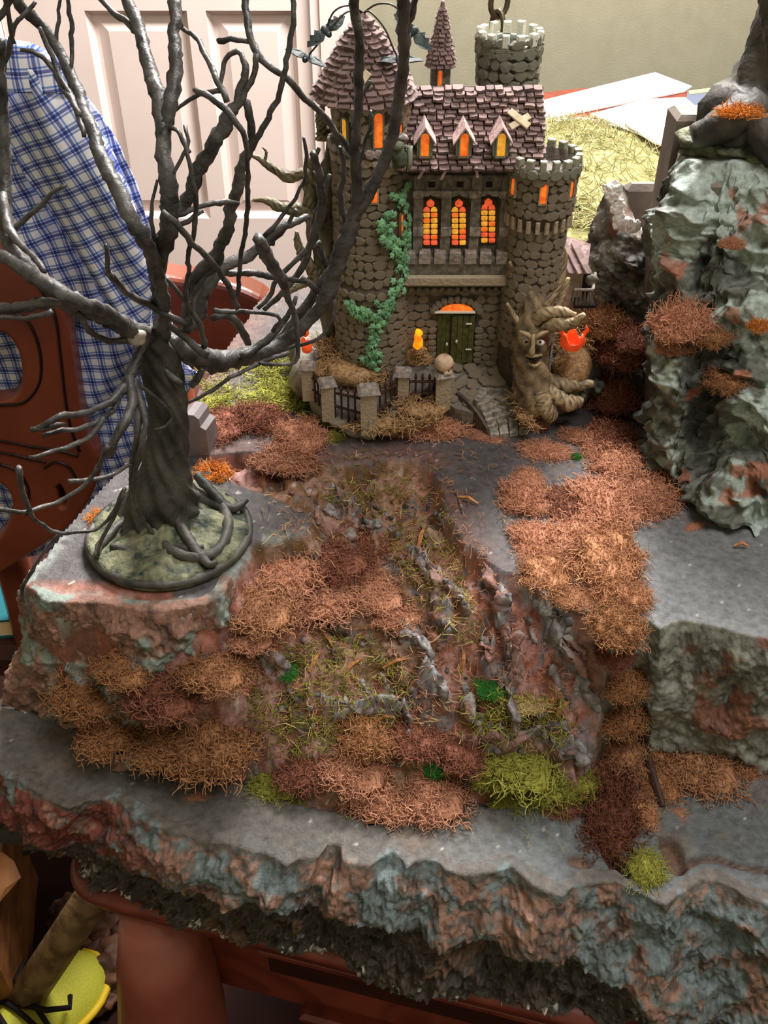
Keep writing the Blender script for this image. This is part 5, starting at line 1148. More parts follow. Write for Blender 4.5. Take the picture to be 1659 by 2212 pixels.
# ---------------------------------------------------------------- rock cliffs on the right
def col_cliff(Vv, v, u, f1, s_):
    a = fbm(Vv, 26, 3, seed=71); b = fbm(Vv, 90, 4, seed=72); c_ = fbm(Vv, 40, 3, seed=73)
    c = np.tile(lin((96, 100, 92)), (len(Vv), 1))
    c = blend(c, lin((168, 184, 176)), sstep(a+0.5*b, 0.05, 0.22)*0.85)
    c = blend(c, lin((44, 46, 42)), sstep(-a+0.6*b, 0.22, 0.45)*0.85)
    c = blend(c, lin((156, 98, 74)), sstep(c_, 0.45, 0.52)*0.75)
    return c
def col_spire(Vv, v, u, f1, s_):
    b = fbm(Vv, 90, 4, seed=75); c_ = fbm(Vv, 40, 3, seed=73)
    c = np.tile(lin((92, 86, 76)), (len(Vv), 1)); c = blend(c, lin((40, 40, 36)), sstep(b, 0.0, 0.3)*0.9); c = blend(c, lin((150, 150, 140)), sstep(-b, 0.15, 0.35)*0.8)
    pl = np.array([[q[0], q[2]] for q in (at(1318, 402, Y=.64), at(1338, 440, Y=.638), at(1352, 478, Y=.635), at(1378, 500, Y=.63))]); dk = seg_dist(Vv[:, [0, 2]], pl, False)
    c = blend(c, lin((232, 228, 220)), sstep(-dk+0.004*b, -0.0065, -0.0035)*0.95); c = blend(c, lin((130, 74, 50)), sstep(c_, 0.3, 0.4)*0.6)
    return c
cliff = empty('rock_cliff', tuple(at(1500, 1050, z=0))); tag(cliff, 'tall grey green rock cliff with rust patches at the right edge', 'rock')
ct = [at(x, y, Y=Y_) for x, y, Y_ in ((1464, 330, .59), (1485, 345, .572), (1530, 352, .560), (1580, 348, .556), (1640, 350, .556), (1720, 350, .556), (1900, 350, .56))]
cb = [at(x, y, z=0) for x, y in ((1404, 955), (1418, 1015), (1450, 1030), (1500, 1045), (1535, 1075), (1575, 1112), (1659, 1135), (1800, 1150))]
_, _ = rockface('rock_face', ct, cb, 0, 0, 420, 260, 0.030, col_cliff, 20, cliff, 0.030, 4, 1, top_is_3d=True, det=1.35, pit=1.2, edamp=0.04)
M_foamc = mat('bare_foam', (128, 118, 108), 0.6, (104, 96, 90), 60, 0.0003)
ztc = float(at(1480, 254, Y=0.60)[2]); xl = float(at(1458, 300, Y=0.60)[0])
b = MB(); b.box((xl+0.13, 0.585+0.03, ztc/2), (0.26, 0.025, ztc), bev=0.003); b.build('foam_backing', M_foamc, cliff)
zc = float(ct[3][2]); b = MB(); b.box((xl+0.14, 0.585, zc-0.012), (0.24, 0.04, 0.022), bev=0.002); b.build('top_shelf', mat('shelf_paint', (104, 106, 102), 0.6, (80, 80, 76), 80), cliff)
b = MB(); b.box((xl+0.128, 0.59, zc/2-0.005), (0.25, 0.085, zc-0.01), bev=0.002); b.build('cliff_core', M_foamc, cliff)
for px, py, Yq, r_ in ((1440, 890, .535, 60), (1500, 905, .520, 64), (1560, 960, .505, 60), (1470, 840, .548, 40)):
    b = MB(); p = at(px, py, Y=Yq); b.blob(p, np.array([r_*1.1, r_*.6, r_*.42])/3600, 4, 0.7, 2.0, seed=px); V_ = np.concatenate(b.V); mk('rock_bulge', V_, b.F, M_rock, cliff, True, col_cliff(V_, 0*V_[:, 0]+.5, 0*V_[:, 0], 0, 0))
spire = empty('rock_spire', tuple(at(1350, 850, z=0))); tag(spire, 'jagged dark rock pillar with white chipped crest between castle and cliff', 'rock')
stp = [at(x, y, Y=Y_) for x, y, Y_ in ((1262, 660, .66), (1276, 560, .655), (1290, 470, .65), (1305, 425, .648), (1325, 402, .646), (1342, 415, .645), (1352, 455, .642), (1372, 490, .638), (1392, 500, .632), (1408, 560, .625))]
sbt = [np.array([at(1285, 840, z=0)[0]-0.005, 0.70, 0]), at(1285, 860, z=0)+np.array([0, .02, 0]), at(1320, 880, z=0), at(1360, 900, z=0), at(1395, 905, z=0), at(1420, 880, z=0)]
rockface('rock_face', stp, sbt, 0, 0, 200, 200, 0.011, col_spire, 34, spire, 0.005, 6, 1, top_is_3d=True, det=1.8)
M_chipw = mat('broken_foam_white', (238, 236, 232), .8)
for k, (x, y, r_) in enumerate(((1318, 408, 12), (1330, 405, 10), (1326, 420, 11), (1336, 440, 9), (1332, 452, 10), (1338, 468, 10), (1340, 482, 11), (1358, 482, 10), (1366, 492, 10), (1376, 486, 7))):
    b = MB(); b.blob(at(x, y, Y=.633-.0005*k), np.array([r_, r_*.7, r_])*1.15/3100, 3, .8, 1.6, seed=k); b.build('white_chip', M_chipw, spire)
b = MB(); p = at(1395, 437, Y=.67); b.box((p[0], .675, p[2]/2+0.006), (0.030, 0.012, p[2]+0.012), bev=0.004); b.build('foam_offcut', M_foamc, spire)
for e in [(1345, 700, 52, 'dark', 'dark rust moss on the pillar beside the balcony', .9, 1.0, .6), (1335, 750, 54, 'dark', 'dark moss hanging between pillar and cliff', .9, 1.0, .59), (1310, 690, 48, 'brown', 'brown moss tuft right of the balcony', .8, 1, .60), (1380, 730, 44, 'dark', 'rust moss bridge leading to the cliff', .6, .7, .57),
          (1470, 690, 66, 'rust', 'large rust moss clump clinging halfway up the cliff', .6, 1.1, .512), (1530, 715, 50, 'brown', 'brown moss clump right of the large one on the cliff', .6, .8, .508), (1450, 740, 36, 'rust', 'rust moss tail under the large clump on the cliff', .6, 1.0, .512), (1570, 815, 50, 'brown', 'brown moss tucked in the cliff hollow', .6, .8, .495),
          (1640, 700, 22, 'orange', 'orange moss at the right edge of the cliff', .6, 1.0, .495), (1580, 520, 26, 'rust', 'small red moss tuft high on the cliff face', .5, .8, .522), (1330, 850, 46, 'dark', 'deep maroon moss at the foot of the pillar', .8, 1.2, .575), (1320, 930, 50, 'dark', 'shaded maroon moss between castle rock and cliff foot', .8, .8, .54)]:
    moss(e[0], e[1], e[2], e[3], e[4], sy=e[5], hz=e[6], surf=at(e[0], e[1]+e[2]*.3, Y=e[7]))
# ---------------------------------------------------------------- black tree on the right, on the cliff
M_bark = rnd_mat('black_bark', (84, 82, 74), (36, 36, 34), vary=0, nscale=60, bump=0.0015, bscale=160, spec=0.5)
M_mossbase = rnd_mat('mossy_base', (130, 132, 102), (42, 52, 42), vary=0, nscale=120, bump=0.002, bscale=300)
zt0 = zc-0.001
rt = empty('black_tree', (float(at(1700, 320, Y=.59)[0]), .59, zt0)); tag(rt, 'black tree trunk with flared roots standing on the cliff top', 'tree')
b = MB(); q = np.array([[at(1705, 318, Y=.59)[0], .592, zt0+.004], [at(1700, 260, Y=.59)[0], .592, zt0+.022], [at(1722, 180, Y=.59)[0], .592, at(1722, 180, Y=.59)[2]], [at(1740, 60, Y=.59)[0], .59, at(1740, 60, Y=.59)[2]], [at(1752, -120, Y=.59)[0], .59, at(1750, -120, Y=.59)[2]], [at(1750, -400, Y=.59)[0], .59, at(1750, -400, Y=.59)[2]]])
Q = smoothline(np.concatenate([q, np.array([[.052], [.048], [.034], [.026], [.022], [.018]])], 1), 40); b.tube(Q[:, :3], Q[:, 3], 36, 0.18, True, 0.09, 7, 0.12)
b.build('trunk', M_bark, rt, True)
for (xa, ya, xb, yb, xc, yc, r_) in ((1640, 235, 1560, 270, 1495, 295, .012), (1640, 250, 1600, 290, 1560, 312, .010), (1660, 240, 1640, 290, 1650, 322, .011)):
    b = MB(); Q = smoothline(np.array([list(at(xa, ya, Y=.57))+[r_], list(at(xb, yb, Y=.565))+[r_*.8], list(at(xc, yc, Y=.565))+[r_*.5]]), 16); b.tube(Q[:, :3], Q[:, 3], 12, .25, True, .1, 4, .3); b.build('root', M_bark, rt, True)
b = MB(); c0 = at(1650, 318, Y=.575); b.blob((c0[0], .585, zt0+.003), (.047, .030, .010), 4, .3, 3); b.build('mossy_base', M_mossbase, rt, True)
moss(1595, 235, 46, 'orange', 'orange lichen sprig on the roots of the right black tree', sy=.4, hz=.5, surf=at(1595, 245, Y=.552), cat='lichen', name='lichen_sprig')
# ---------------------------------------------------------------- the big twisted black tree on the left
TB = at(368, 1158, z=0.002); tree = empty('twisted_tree', tuple(TB)); tag(tree, 'large black artificial tree with twisted bare branches on a round mossy base', 'tree')
M_wireb = rnd_mat('branch_paint', (92, 90, 88), (42, 42, 42), vary=0.12, nscale=90, bump=0.0012, bscale=260, spec=0.55, rough=0.45)
Rb_ = 172/float(pxm(TB[1], 0)); nA = 72; V_ = []
prof = [(1.0, -.001), (1.02, .002), (.99, .0045), (.94, .0055), (.84, .006), (.7, .0075), (.55, .009), (.4, .012), (.2, .014), (0.01, .014)]
for r_, z in prof:
    for k in range(nA):
        a = 2*math.pi*k/nA; V_.append((TB[0]+math.cos(a)*Rb_*r_, TB[1]+math.sin(a)*Rb_*r_*0.98, TB[2]+z))
V_ = np.array(V_); V_[:, 2] += ((fbm(V_, 70, 4, seed=3)*.006+fbm(V_, 260, 3, seed=4)*.003)*(V_[:, 2] > TB[2]+.003)); 
mk('mossy_base', V_, [(i*nA+k, i*nA+(k+1) % nA, (i+1)*nA+(k+1) % nA, (i+1)*nA+k) for i in range(len(prof)-1) for k in range(nA)], M_mossbase, tree, True)
b = MB(); a = np.linspace(0, 2*math.pi, 49); b.tube(np.stack([TB[0]+np.cos(a)*Rb_*.985, TB[1]+np.sin(a)*Rb_*.965, np.full(49, TB[2]+.003)], 1), 0.0026, 8, .15, False); b.build('base_rim', M_bark, tree, True)
YT = TB[1]+0.008
def tY(px, py, lay): 
    d = math.hypot(px-340, py-740); return YT+0.035*math.sin(px/170.0+py/230.0+0.6)*min(d/260, 1)+lay*min(d/220, 1)
def tp(px, py, lay=0.0): return at(px, py, Y=tY(px, py, lay))
def branch(pts, lay=0.0, name='branch', n=8, par=None, groove=0.16, tw_=0.7, rough=0.18):
    Q = np.array([list(tp(p[0], p[1], lay))+[p[2]/3950.0] for p in pts]); L_ = sum(math.hypot(pts[i+1][0]-pts[i][0], pts[i+1][1]-pts[i][1]) for i in range(len(pts)-1)); m = max(8, int(L_/11))
    Q = smoothline(Q, m); k = np.arange(m); Q[:, :3] += np.stack([fbm(np.stack([k*.35, k*0+lay*99+pts[0][0], k*0.0], 1), 1, 2, seed=s) for s in (1, 2, 3)], 1)*0.0012
    rr = np.maximum(Q[:, 3], .0003)*1.05*(1+0.18*fbm(np.stack([k*.6, k*0+pts[0][0], k*0.0], 1), 1, 2, seed=8))
    b = MB(); b.tube(Q[:, :3], rr, n, rough, True, groove, 3, tw_); return b.build(name, M_wireb, par or tree, True)
# trunk
Qt = np.array([[355, 1150, 128], [355, 1105, 98], [356, 1050, 68], [362, 985, 54], [364, 910, 46], [360, 850, 45], [348, 790, 46], [335, 745, 40], [318, 722, 22]], float)
pt = np.array([list(at(x, y, Y=YT-0.002+0.004*(y > 1100)))+[r/3900.0] for x, y, r in Qt]); pt = smoothline(pt, 60)
b = MB(); b.tube(pt[:, :3], pt[:, 3]*np.interp(pt[:, 2], [0.01, 0.05], [1.0, .86]), 48, .14, True, .10, 9, .10); b.build('trunk', M_bark, tree, True)
for rp in ([(380, 1060, 20), (430, 1075, 18), (480, 1095, 14), (492, 1140, 12), (470, 1190, 12), (420, 1205, 13), (370, 1190, 12), (345, 1160, 10)], [(330, 1080, 18), (290, 1110, 15), (240, 1150, 12), (215, 1180, 9), (208, 1205, 5)], [(350, 1120, 16), (330, 1170, 13), (300, 1190, 10), (240, 1180, 7)], [(430, 1060, 12), (490, 1095, 12), (520, 1090, 8), (535, 1080, 4)],
           [(360, 1110, 14), (360, 1160, 12), (400, 1185, 9), (440, 1180, 6)], [(370, 1130, 12), (440, 1210, 10), (470, 1215, 5)]):
    Q = np.array([list(at(x, y, z=TB[2]+0.0085))+[r/3900.0] for x, y, r in rp]); Q[0, 2] += .012; Q = smoothline(Q, 26); b = MB(); b.tube(Q[:, :3], Q[:, 3]*1.0, 9, .2, True, .12, 3, .4); b.build('root', M_bark, tree, True)
BR = [
 ([(318, 722, 20), (345, 733, 21), (400, 762, 22), (470, 780, 22), (530, 772, 20), (600, 748, 17), (655, 705, 14), (700, 650, 15), (722, 590, 17), (745, 520, 17), (770, 460, 15), (808, 392, 12), (838, 325, 11), (858, 240, 11), (868, 150, 10), (870, 60, 10), (872, -60, 9)], .02),
 ([(766, 470, 13), (772, 420, 12), (766, 340, 9), (770, 250, 8), (776, 150, 8), (770, 60, 8), (758, -60, 7)], .02),
 ([(335, 735, 20), (352, 700, 17), (342, 640, 14), (340, 575, 14), (362, 500, 15), (368, 440, 14), (360, 370, 13), (350, 290, 12), (340, 210, 12), (318, 130, 11), (296, 60, 10), (262, -40, 9)], -.01),
 ([(292, 62, 6), (262, 40, 5), (205, -8, 4)], -.01), ([(352, 300, 10), (366, 230, 11), (378, 150, 11), (378, 70, 10), (372, -60, 10)], -.01),
 ([(365, 470, 11), (398, 440, 11), (425, 375, 12), (455, 320, 12), (490, 262, 11), (512, 215, 7), (530, 165, 6), (524, 122, 4.5), (508, 110, 4), (488, 128, 4), (476, 175, 3.5), (486, 215, 3)], .01),
 ([(530, -30, 6), (532, 30, 6), (540, 75, 6), (561, 122, 6), (612, 169, 5.5), (658, 211, 5.5), (700, 252, 5), (735, 300, 5), (762, 345, 4)], .03), ([(470, 86, 5), (505, 88, 4.5), (542, 90, 4)], .03),
 ([(552, 118, 4.5), (545, 160, 4.5), (530, 205, 5), (505, 245, 5)], .01),
 ([(633, -20, 4), (634, 40, 4), (612, 148, 4.5), (590, 236, 4.5), (546, 312, 5.5), (527, 346, 8), (512, 400, 10), (500, 456, 10), (476, 535, 11), (440, 575, 10), (412, 612, 9), (404, 660, 9), (400, 715, 12)], .015),
 ([(508, 218, 5), (528, 222, 6), (541, 260, 6), (543, 300, 6), (530, 345, 6)], .015), ([(420, 190, 4.5), (468, 222, 5), (508, 258, 4.5), (530, 312, 4), (536, 400, 4), (532, 480, 4), (520, 560, 4), (512, 640, 4)], -.02),
 ([(383, 58, 3.5), (418, 78, 4), (448, 130, 4.5), (472, 178, 5), (490, 222, 5)], .01), ([(380, 242, 2.5), (430, 205, 3.5), (480, 200, 4)], .01), ([(358, 272, 4), (388, 288, 3.5), (406, 328, 3)], -.01),
 ([(396, 300, 3), (410, 360, 3.5), (420, 440, 4), (414, 520, 4), (403, 600, 4), (402, 680, 5)], -.015),
 ([(28, -10, 8), (52, 22, 9), (84, 55, 9), (127, 114, 9), (160, 181, 10), (190, 262, 11), (219, 338, 12), (253, 413, 12), (295, 492, 12), (326, 550, 12), (345, 620, 13), (352, 690, 14), (340, 735, 15)], -.02),
 ([(146, -10, 3), (152, 60, 4), (153, 130, 3.5), (150, 190, 3.5)], -.02), ([(131, -10, 2.5), (124, 60, 3), (122, 112, 4)], -.02), ([(86, 60, 3), (105, 105, 4), (126, 160, 4), (160, 230, 4.5), (180, 290, 4)], -.03),
 ([(40, 108, 3), (75, 113, 4), (108, 142, 4.5), (135, 190, 5), (172, 252, 4)], -.03), ([(-30, 60, 6), (14, 20, 5), (30, -20, 4)], -.03), ([(10, -20, 4), (18, 40, 4), (30, 90, 3)], -.03), ([(78, 0, 3), (45, 35, 3.5), (22, 80, 4), (5, 160, 6)], -.03),
 ([(2, 90, 6), (0, 160, 8), (6, 240, 10), (10, 330, 11), (8, 420, 11), (14, 500, 12), (40, 560, 13), (95, 610, 14), (165, 655, 15), (235, 690, 16), (290, 712, 17), (330, 732, 17)], -.035),
 ([(-40, 540, 10), (15, 560, 11), (75, 600, 12), (140, 640, 12), (210, 668, 12), (270, 700, 12)], -.045), ([(-20, 672, 9), (40, 668, 9), (100, 657, 10), (160, 658, 10), (220, 685, 11), (280, 718, 12)], -.04), ([(-20, 686, 4), (60, 690, 4), (110, 675, 5)], -.045),
 ([(130, 655, 7), (170, 680, 7), (190, 710, 5), (240, 735, 6), (300, 735, 8)], -.04), ([(0, 420, 8), (25, 500, 8), (60, 545, 5), (100, 590, 5)], -.04),
 ([(138, 398, 3), (100, 435, 4), (58, 472, 4.5), (18, 505, 6)], -.035), ([(229, 530, 3), (231, 560, 4), (236, 600, 4)], -.03), ([(232, 590, 6), (258, 620, 6), (290, 645, 6), (330, 665, 7), (400, 700, 6)], -.03),
 ([(318, 720, 10), (290, 790, 11), (272, 830, 10), (246, 862, 7), (200, 886, 6), (130, 903, 5.5), (66, 934, 4.5)], -.05), ([(262, 850, 5), (235, 895, 5), (190, 920, 4.5), (90, 941, 4)], -.05), ([(222, 900, 5), (190, 945, 4.5), (130, 972, 4), (64, 988, 3)], -.055), ([(70, 932, 4), (110, 920, 4), (138, 917, 3)], -.05),
 ([(278, 815, 10), (283, 870, 9), (268, 915, 9), (248, 955, 8), (236, 985, 6)], -.055), ([(288, 820, 7), (312, 900, 6), (306, 960, 6), (291, 1030, 5.5), (292, 1093, 5), (329, 1156, 5), (346, 1207, 4.5), (342, 1240, 4), (322, 1272, 3)], -.055), ([(295, 850, 7), (296, 930, 7), (284, 1000, 5), (280, 1060, 4)], -.05),
 ([(-20, 1098, 4), (40, 1106, 4), (100, 1092, 4), (170, 1058, 4), (210, 1015, 4.5), (236, 965, 5)], -.06), ([(42, 1012, 6), (50, 1070, 5), (72, 1120, 4), (130, 1152, 4), (200, 1145, 3.5), (244, 1105, 4), (268, 1058, 4.5)], -.06), ([(147, 1044, 4.5), (200, 1036, 4), (262, 1014, 4), (296, 1000, 4)], -.052),
 ([(130, 1152, 3.5), (106, 1180, 3.5), (80, 1215, 4), (52, 1260, 4), (45, 1300, 3)], -.06), ([(212, 1200, 3.5), (222, 1160, 4), (250, 1110, 4), (266, 1064, 4)], -.06),
 ([(300, 832, 4), (330, 855, 4), (362, 885, 4), (374, 902, 3.5), (358, 922, 3.5), (334, 930, 3)], -.03), ([(318, 745, 8), (345, 780, 8), (370, 812, 7), (394, 828, 6)], -.03), ([(438, 798, 6), (424, 818, 8), (412, 836, 7)], 0),
 ([(405, 868, 3), (440, 855, 4), (500, 815, 4), (560, 785, 4.5), (625, 760, 5)], .0), ([(556, 512, 9), (562, 530, 11), (583, 568, 12), (612, 615, 9), (624, 651, 6), (639, 697, 5), (643, 757, 4.5), (634, 782, 4), (600, 790, 4), (560, 782, 4)], -.01),
 ([(400, 712, 15), (425, 690, 14), (436, 645, 13), (462, 600, 12), (500, 572, 11), (545, 545, 10), (590, 505, 9), (645, 478, 7), (665, 470, 5)], .02), ([(590, 525, 5), (562, 528, 7)], .02), ([(410, 640, 8), (440, 600, 8), (472, 570, 8), (470, 545, 8)], .015),
 ([(470, 590, 6), (500, 588, 7), (560, 592, 7), (620, 605, 6), (660, 612, 4)], .02), ([(350, 452, 4), (380, 480, 5), (410, 520, 5), (450, 562, 5), (488, 612, 5), (512, 665, 6)], -.03), ([(385, 465, 3.5), (420, 455, 4), (470, 440, 5), (512, 440, 4)], 0), ([(332, 520, 3), (365, 495, 4), (410, 475, 4), (440, 458, 3.5)], 0),
 ([(462, 668, 5), (500, 672, 5), (540, 674, 4), (590, 682, 4), (605, 695, 4), (590, 720, 4)], -.01), ([(455, 690, 6), (490, 680, 8), (520, 710, 8), (535, 745, 8)], .0), ([(560, 765, 12), (610, 730, 12), (650, 680, 12), (680, 630, 9), (700, 600, 8)], .035), ([(520, 772, 8), (570, 740, 8), (610, 700, 6), (640, 640, 4)], .01),
 ([(652, 302, 2.5), (662, 340, 3.5), (655, 390, 3.5), (640, 430, 3.5), (600, 480, 4), (572, 512, 4)], .02), ([(676, 335, 6), (692, 400, 8), (690, 460, 9), (672, 520, 7), (650, 580, 7), (600, 640, 6), (570, 670, 5)], .03), ([(340, 390, 2.5), (328, 440, 3), (330, 500, 3.5), (345, 560, 4)], -.01),
 ([(322, 560, 5), (330, 620, 5), (350, 680, 6), (400, 735, 7), (450, 770, 8)], -.02), ([(360, 600, 4), (395, 650, 4), (430, 700, 5), (440, 750, 6)], -.01), ([(652, 600, 6), (690, 630, 7), (716, 640, 7), (720, 680, 5), (700, 720, 4), (660, 740, 4), (600, 760, 5)], .03),
 ([(800, 174, 3), (786, 190, 3.5), (772, 214, 4)], .02), ([(800, 240, 3), (796, 280, 3.5), (782, 320, 3), (774, 360, 3)], .02), ([(398, 270, 3), (408, 310, 3), (385, 350, 3), (372, 380, 3)], -.01), ([(640, 455, 4), (610, 500, 4), (575, 530, 4)], .02), ([(690, 520, 5), (640, 560, 5), (600, 600, 5), (585, 640, 5), (555, 670, 4)], .03),
 ([(740, 545, 8), (745, 480, 7), (735, 420, 6), (742, 360, 5), (735, 320, 4)], .03), ([(715, 600, 8), (690, 540, 7), (680, 480, 6), (700, 420, 5), (715, 380, 4)], .04), ([(870, 120, 5), (880, 60, 5), (893, 20, 5), (898, -40, 5)], .02)]
for pts, lay in BR: branch(pts, lay)
b = MB(); b.blob(tp(297, 716, -.03)+np.array([0, -.006, 0]), (.0055, .004, .004), 3, .4); gm = mat('hot_glue', (232, 220, 205), 0.15); gm.node_tree.nodes['Principled BSDF'].inputs['Transmission Weight'].default_value = .5; b.build('glue_blob', gm, tree, True)
# small grey foam tombstone behind the trunk
p = hit(425, 985); b = MB(); w_ = 62/3700.0; pts = [(-w_/2, 0), (w_/2, 0), (w_/2, .020), (w_*.30, .0225), (w_*.28, .0285), (w_*.1, .0315), (-w_*.2, .0320), (-w_*.5, .029)]
V_ = [(p[0]+x, p[1], z-.0005) for x, z in pts]+[(p[0]+x+.004, p[1]+.016, z-.0005) for x, z in pts]; n = len(pts)
tag(mk('grey_offcut', V_, [tuple(range(n)), tuple(range(2*n-1, n-1, -1))]+[(i, n+i, n+(i+1) % n, (i+1) % n) for i in range(n)], mat('offcut_paint', (128, 120, 120), .6, (112, 106, 108), 90), None, False, origin=tuple(p)), 'small grey round shouldered foam block behind the black trunk', 'foam block')
# ---------------------------------------------------------------- dining table
M_tab = mat('table_wood', (128, 58, 40), 0.38, (92, 38, 28), 14, 0.0, coords='Object', distort=2.0, spec=0.5)
M_tabd = mat('table_wood_dark', (66, 30, 24), 0.45, (44, 20, 18), 20)
M_leg = mat('table_leg_wood', (164, 96, 78), 0.35, (132, 70, 56), 12, 0.0, spec=0.5)
M_chair = mat('chair_wood', (128, 64, 42), 0.3, (92, 42, 28), 10, 0.0, spec=0.5)
M_chairl = mat('chair_inlay', (34, 18, 16), 0.4)
P1 = at(285, 1950, z=ZT)[:2]; P2 = at(1400, 2232, z=ZT)[:2]; dd = (P2-P1)/np.linalg.norm(P2-P1); P1 = P1-dd*0.052; nn = np.array([-dd[1], dd[0]])
table = empty('dining_table', (float(P1[0]), float(P1[1]), FZ)); tag(table, 'large reddish brown wooden dining table carrying the foam landscape and papers', 'table')
TL, TW = 1.86, 1.20
def tpt(u, v): return P1+dd*u+nn*v
cor = []
def arc(cu, cv, r, a0, a1, n=10):
    return [tpt(cu+math.cos(a)*r, cv+math.sin(a)*r) for a in np.linspace(a0, a1, n)]
cor = arc(.03, .03, .03, -math.pi, -math.pi/2)+arc(TW-.03, .03, .03, -math.pi/2, 0)+arc(TW-.25, TL-.25, .25, 0, math.pi/2)+arc(.28, TL-.28, .28, math.pi/2, math.pi, 16)
c_ = np.mean(cor, axis=0); V_ = []; lev = [(-.030, .985), (-.026, .997), (-.014, 1.0), (-.006, 1.004), (-.001, 1.0), (0, .994)]
for z, k in lev:
    for p in cor: q = c_+(p-c_)*k; V_.append((q[0], q[1], ZT-.0005+z))
n = len(cor); mk('table_top', V_, [(i*n+k, i*n+(k+1) % n, (i+1)*n+(k+1) % n, (i+1)*n+k) for i in range(5) for k in range(n)]+[tuple(range(n-1, -1, -1)), tuple(5*n+k for k in range(n))], M_tab, table, True)
ang = math.atan2(dd[1], dd[0])
def tbox(u, v, z, su, sv, sz, m, name, bev=.002, par=table):
    b = MB(); q = tpt(u, v); b.box((q[0], q[1], z), (su, sv, sz), rot=(0, 0, ang), bev=bev); return b.build(name, m, par)
ap = tbox(TW/2+.015, .035, ZT-.085, TW-.13, .022, .108, M_tab, 'apron')
tbox(TW/2, TL-.06, ZT-.085, TW-.5, .022, .108, M_tab, 'apron'); tbox(TW-.04, TL/2, ZT-.085, .022, TL-.3, .108, M_tab, 'apron'); tbox(.05, TL/2, ZT-.085, .022, TL-.5, .108, M_tab, 'apron')
for k in range(3):
    u0 = .12+k*.34; tbox(u0+.16, .0215, ZT-.062, .30, .006, .05, M_tabd, 'apron_panel', .001)
tbox(TW/2+.04, .016, ZT-.037, TW-.18, .02, .010, M_tab, 'moulding', .003); tbox(TW/2+.05, .02, ZT-.134, TW-.2, .016, .010, M_tab, 'moulding', .003)
for (u, v) in ((.060, .012), (TW-.06, .06), (TW-.09, TL-.09), (.12, TL-.12)):
    q = tpt(u, v); b = MB(); sx = -1 if u < .5 else 1; z0_ = ZT-.025
    b.tube([(q[0], q[1], z0_), (q[0]-.002, q[1]-.004, z0_-.05), (q[0]-.005*1, q[1]-.012, z0_-.12), (q[0]-.003, q[1]-.008, z0_-.22), (q[0]+.008, q[1], z0_-.42), (q[0]+.006, q[1]-.004, FZ+.05), (q[0]-.002, q[1]-.012, FZ+.018), (q[0]-.002, q[1]-.014, FZ)], [.024, .032, .038, .030, .019, .016, .024, .022], 20, 0.0)
    b.build('leg', M_leg, table, True)
# ---------------------------------------------------------------- chair with the plaid shirt
def shape(name, outlines, Yp, depth, m, parent, bev=.003, tilt=0.0, thick_back=0):
    cu = bpy.data.curves.new(name, 'CURVE'); cu.dimensions = '2D'; cu.fill_mode = 'BOTH'; cu.extrude = depth/2; cu.bevel_depth = bev; cu.bevel_resolution = 2
    for pts in outlines:
        P_ = np.array([[at(x, y, Y=Yp)[0], at(x, y, Y=Yp)[2]] for x, y in pts]); P_ = smoothline(np.concatenate([P_, P_[:1]]), len(pts)*6+1)[:-1]
        sp_ = cu.splines.new('POLY'); sp_.points.add(len(P_)-1); sp_.use_cyclic_u = True
        for k, p in enumerate(P_): sp_.points[k].co = (p[0], p[1], 0, 1)
    tmp = bpy.data.objects.new('tmp', cu); COL.objects.link(tmp); bpy.context.view_layer.update(); me = bpy.data.meshes.new_from_object(tmp.evaluated_get(bpy.context.evaluated_depsgraph_get()))
    n = len(me.vertices); co = np.zeros(n*3); me.vertices.foreach_get('co', co); co = co.reshape(-1, 3); V_ = np.stack([co[:, 0], Yp-co[:, 2], co[:, 1]], 1); F_l = [tuple(p.vertices) for p in me.polygons]
    bpy.data.objects.remove(tmp); bpy.data.meshes.remove(me); bpy.data.curves.remove(cu)
    return mk(name, V_, F_l, m, parent, False)
YC = .74
ch = empty('wooden_chair', (-.38, .9, FZ)); tag(ch, 'red brown wooden dining chair with pierced curved splat, plaid shirt over its back', 'chair')
bk = shape('pierced_splat', [[(-120, 500), (-40, 520), (20, 548), (70, 585), (112, 625), (138, 680), (152, 740), (162, 810), (170, 870), (186, 930), (212, 985), (196, 1050), (160, 1105), (110, 1145), (60, 1180), (20, 1205), (-20, 1225), (-120, 1240)],
                             [(-90, 700), (-40, 695), (20, 700), (52, 735), (64, 780), (60, 825), (36, 855), (0, 862), (-50, 860), (-90, 850)], [(-80, 1020), (-20, 1015), (20, 1030), (42, 1065), (36, 1110), (10, 1150), (-30, 1180), (-80, 1190)], [(118, 1035), (138, 1025), (158, 1060), (150, 1085), (128, 1080)]], YC, .016, M_chair, ch, .004)
for pts in ([(-60, 890), (0, 875), (50, 870), (84, 830), (88, 770), (70, 710), (40, 680), (-40, 672)], [(-40, 948), (20, 955), (70, 965), (120, 972), (170, 985)], [(-40, 972), (20, 980), (60, 990), (100, 998)], [(80, 610), (118, 680), (130, 760), (140, 850), (152, 920), (172, 975)], [(0, 1002), (40, 1020), (62, 1060), (58, 1110)], [(96, 1010), (120, 998), (150, 1010), (168, 1040)]):
    b = MB(); Q = smoothline(np.array([at(x, y, Y=YC-.0125) for x, y in pts]), 30); b.tube(Q, .0013, 6); b.build('inlay_line', M_chairl, ch, True)
b = MB(); xL_, xR_ = at(-220, 600, Y=YC)[0], at(90, 600, Y=YC)[0]
for x in (xL_, -0.30): b.tube([(x, YC+.03, FZ), (x, YC+.02, -.5), (x, YC+.05, -.2), (x, YC+.06, .06)], [.018, .02, .018, .014], 10)
for k, (x, y) in enumerate(((xL_, YC+.05), (-.30, YC+.05))): pass
b.build('back_post', M_chair, ch, True)
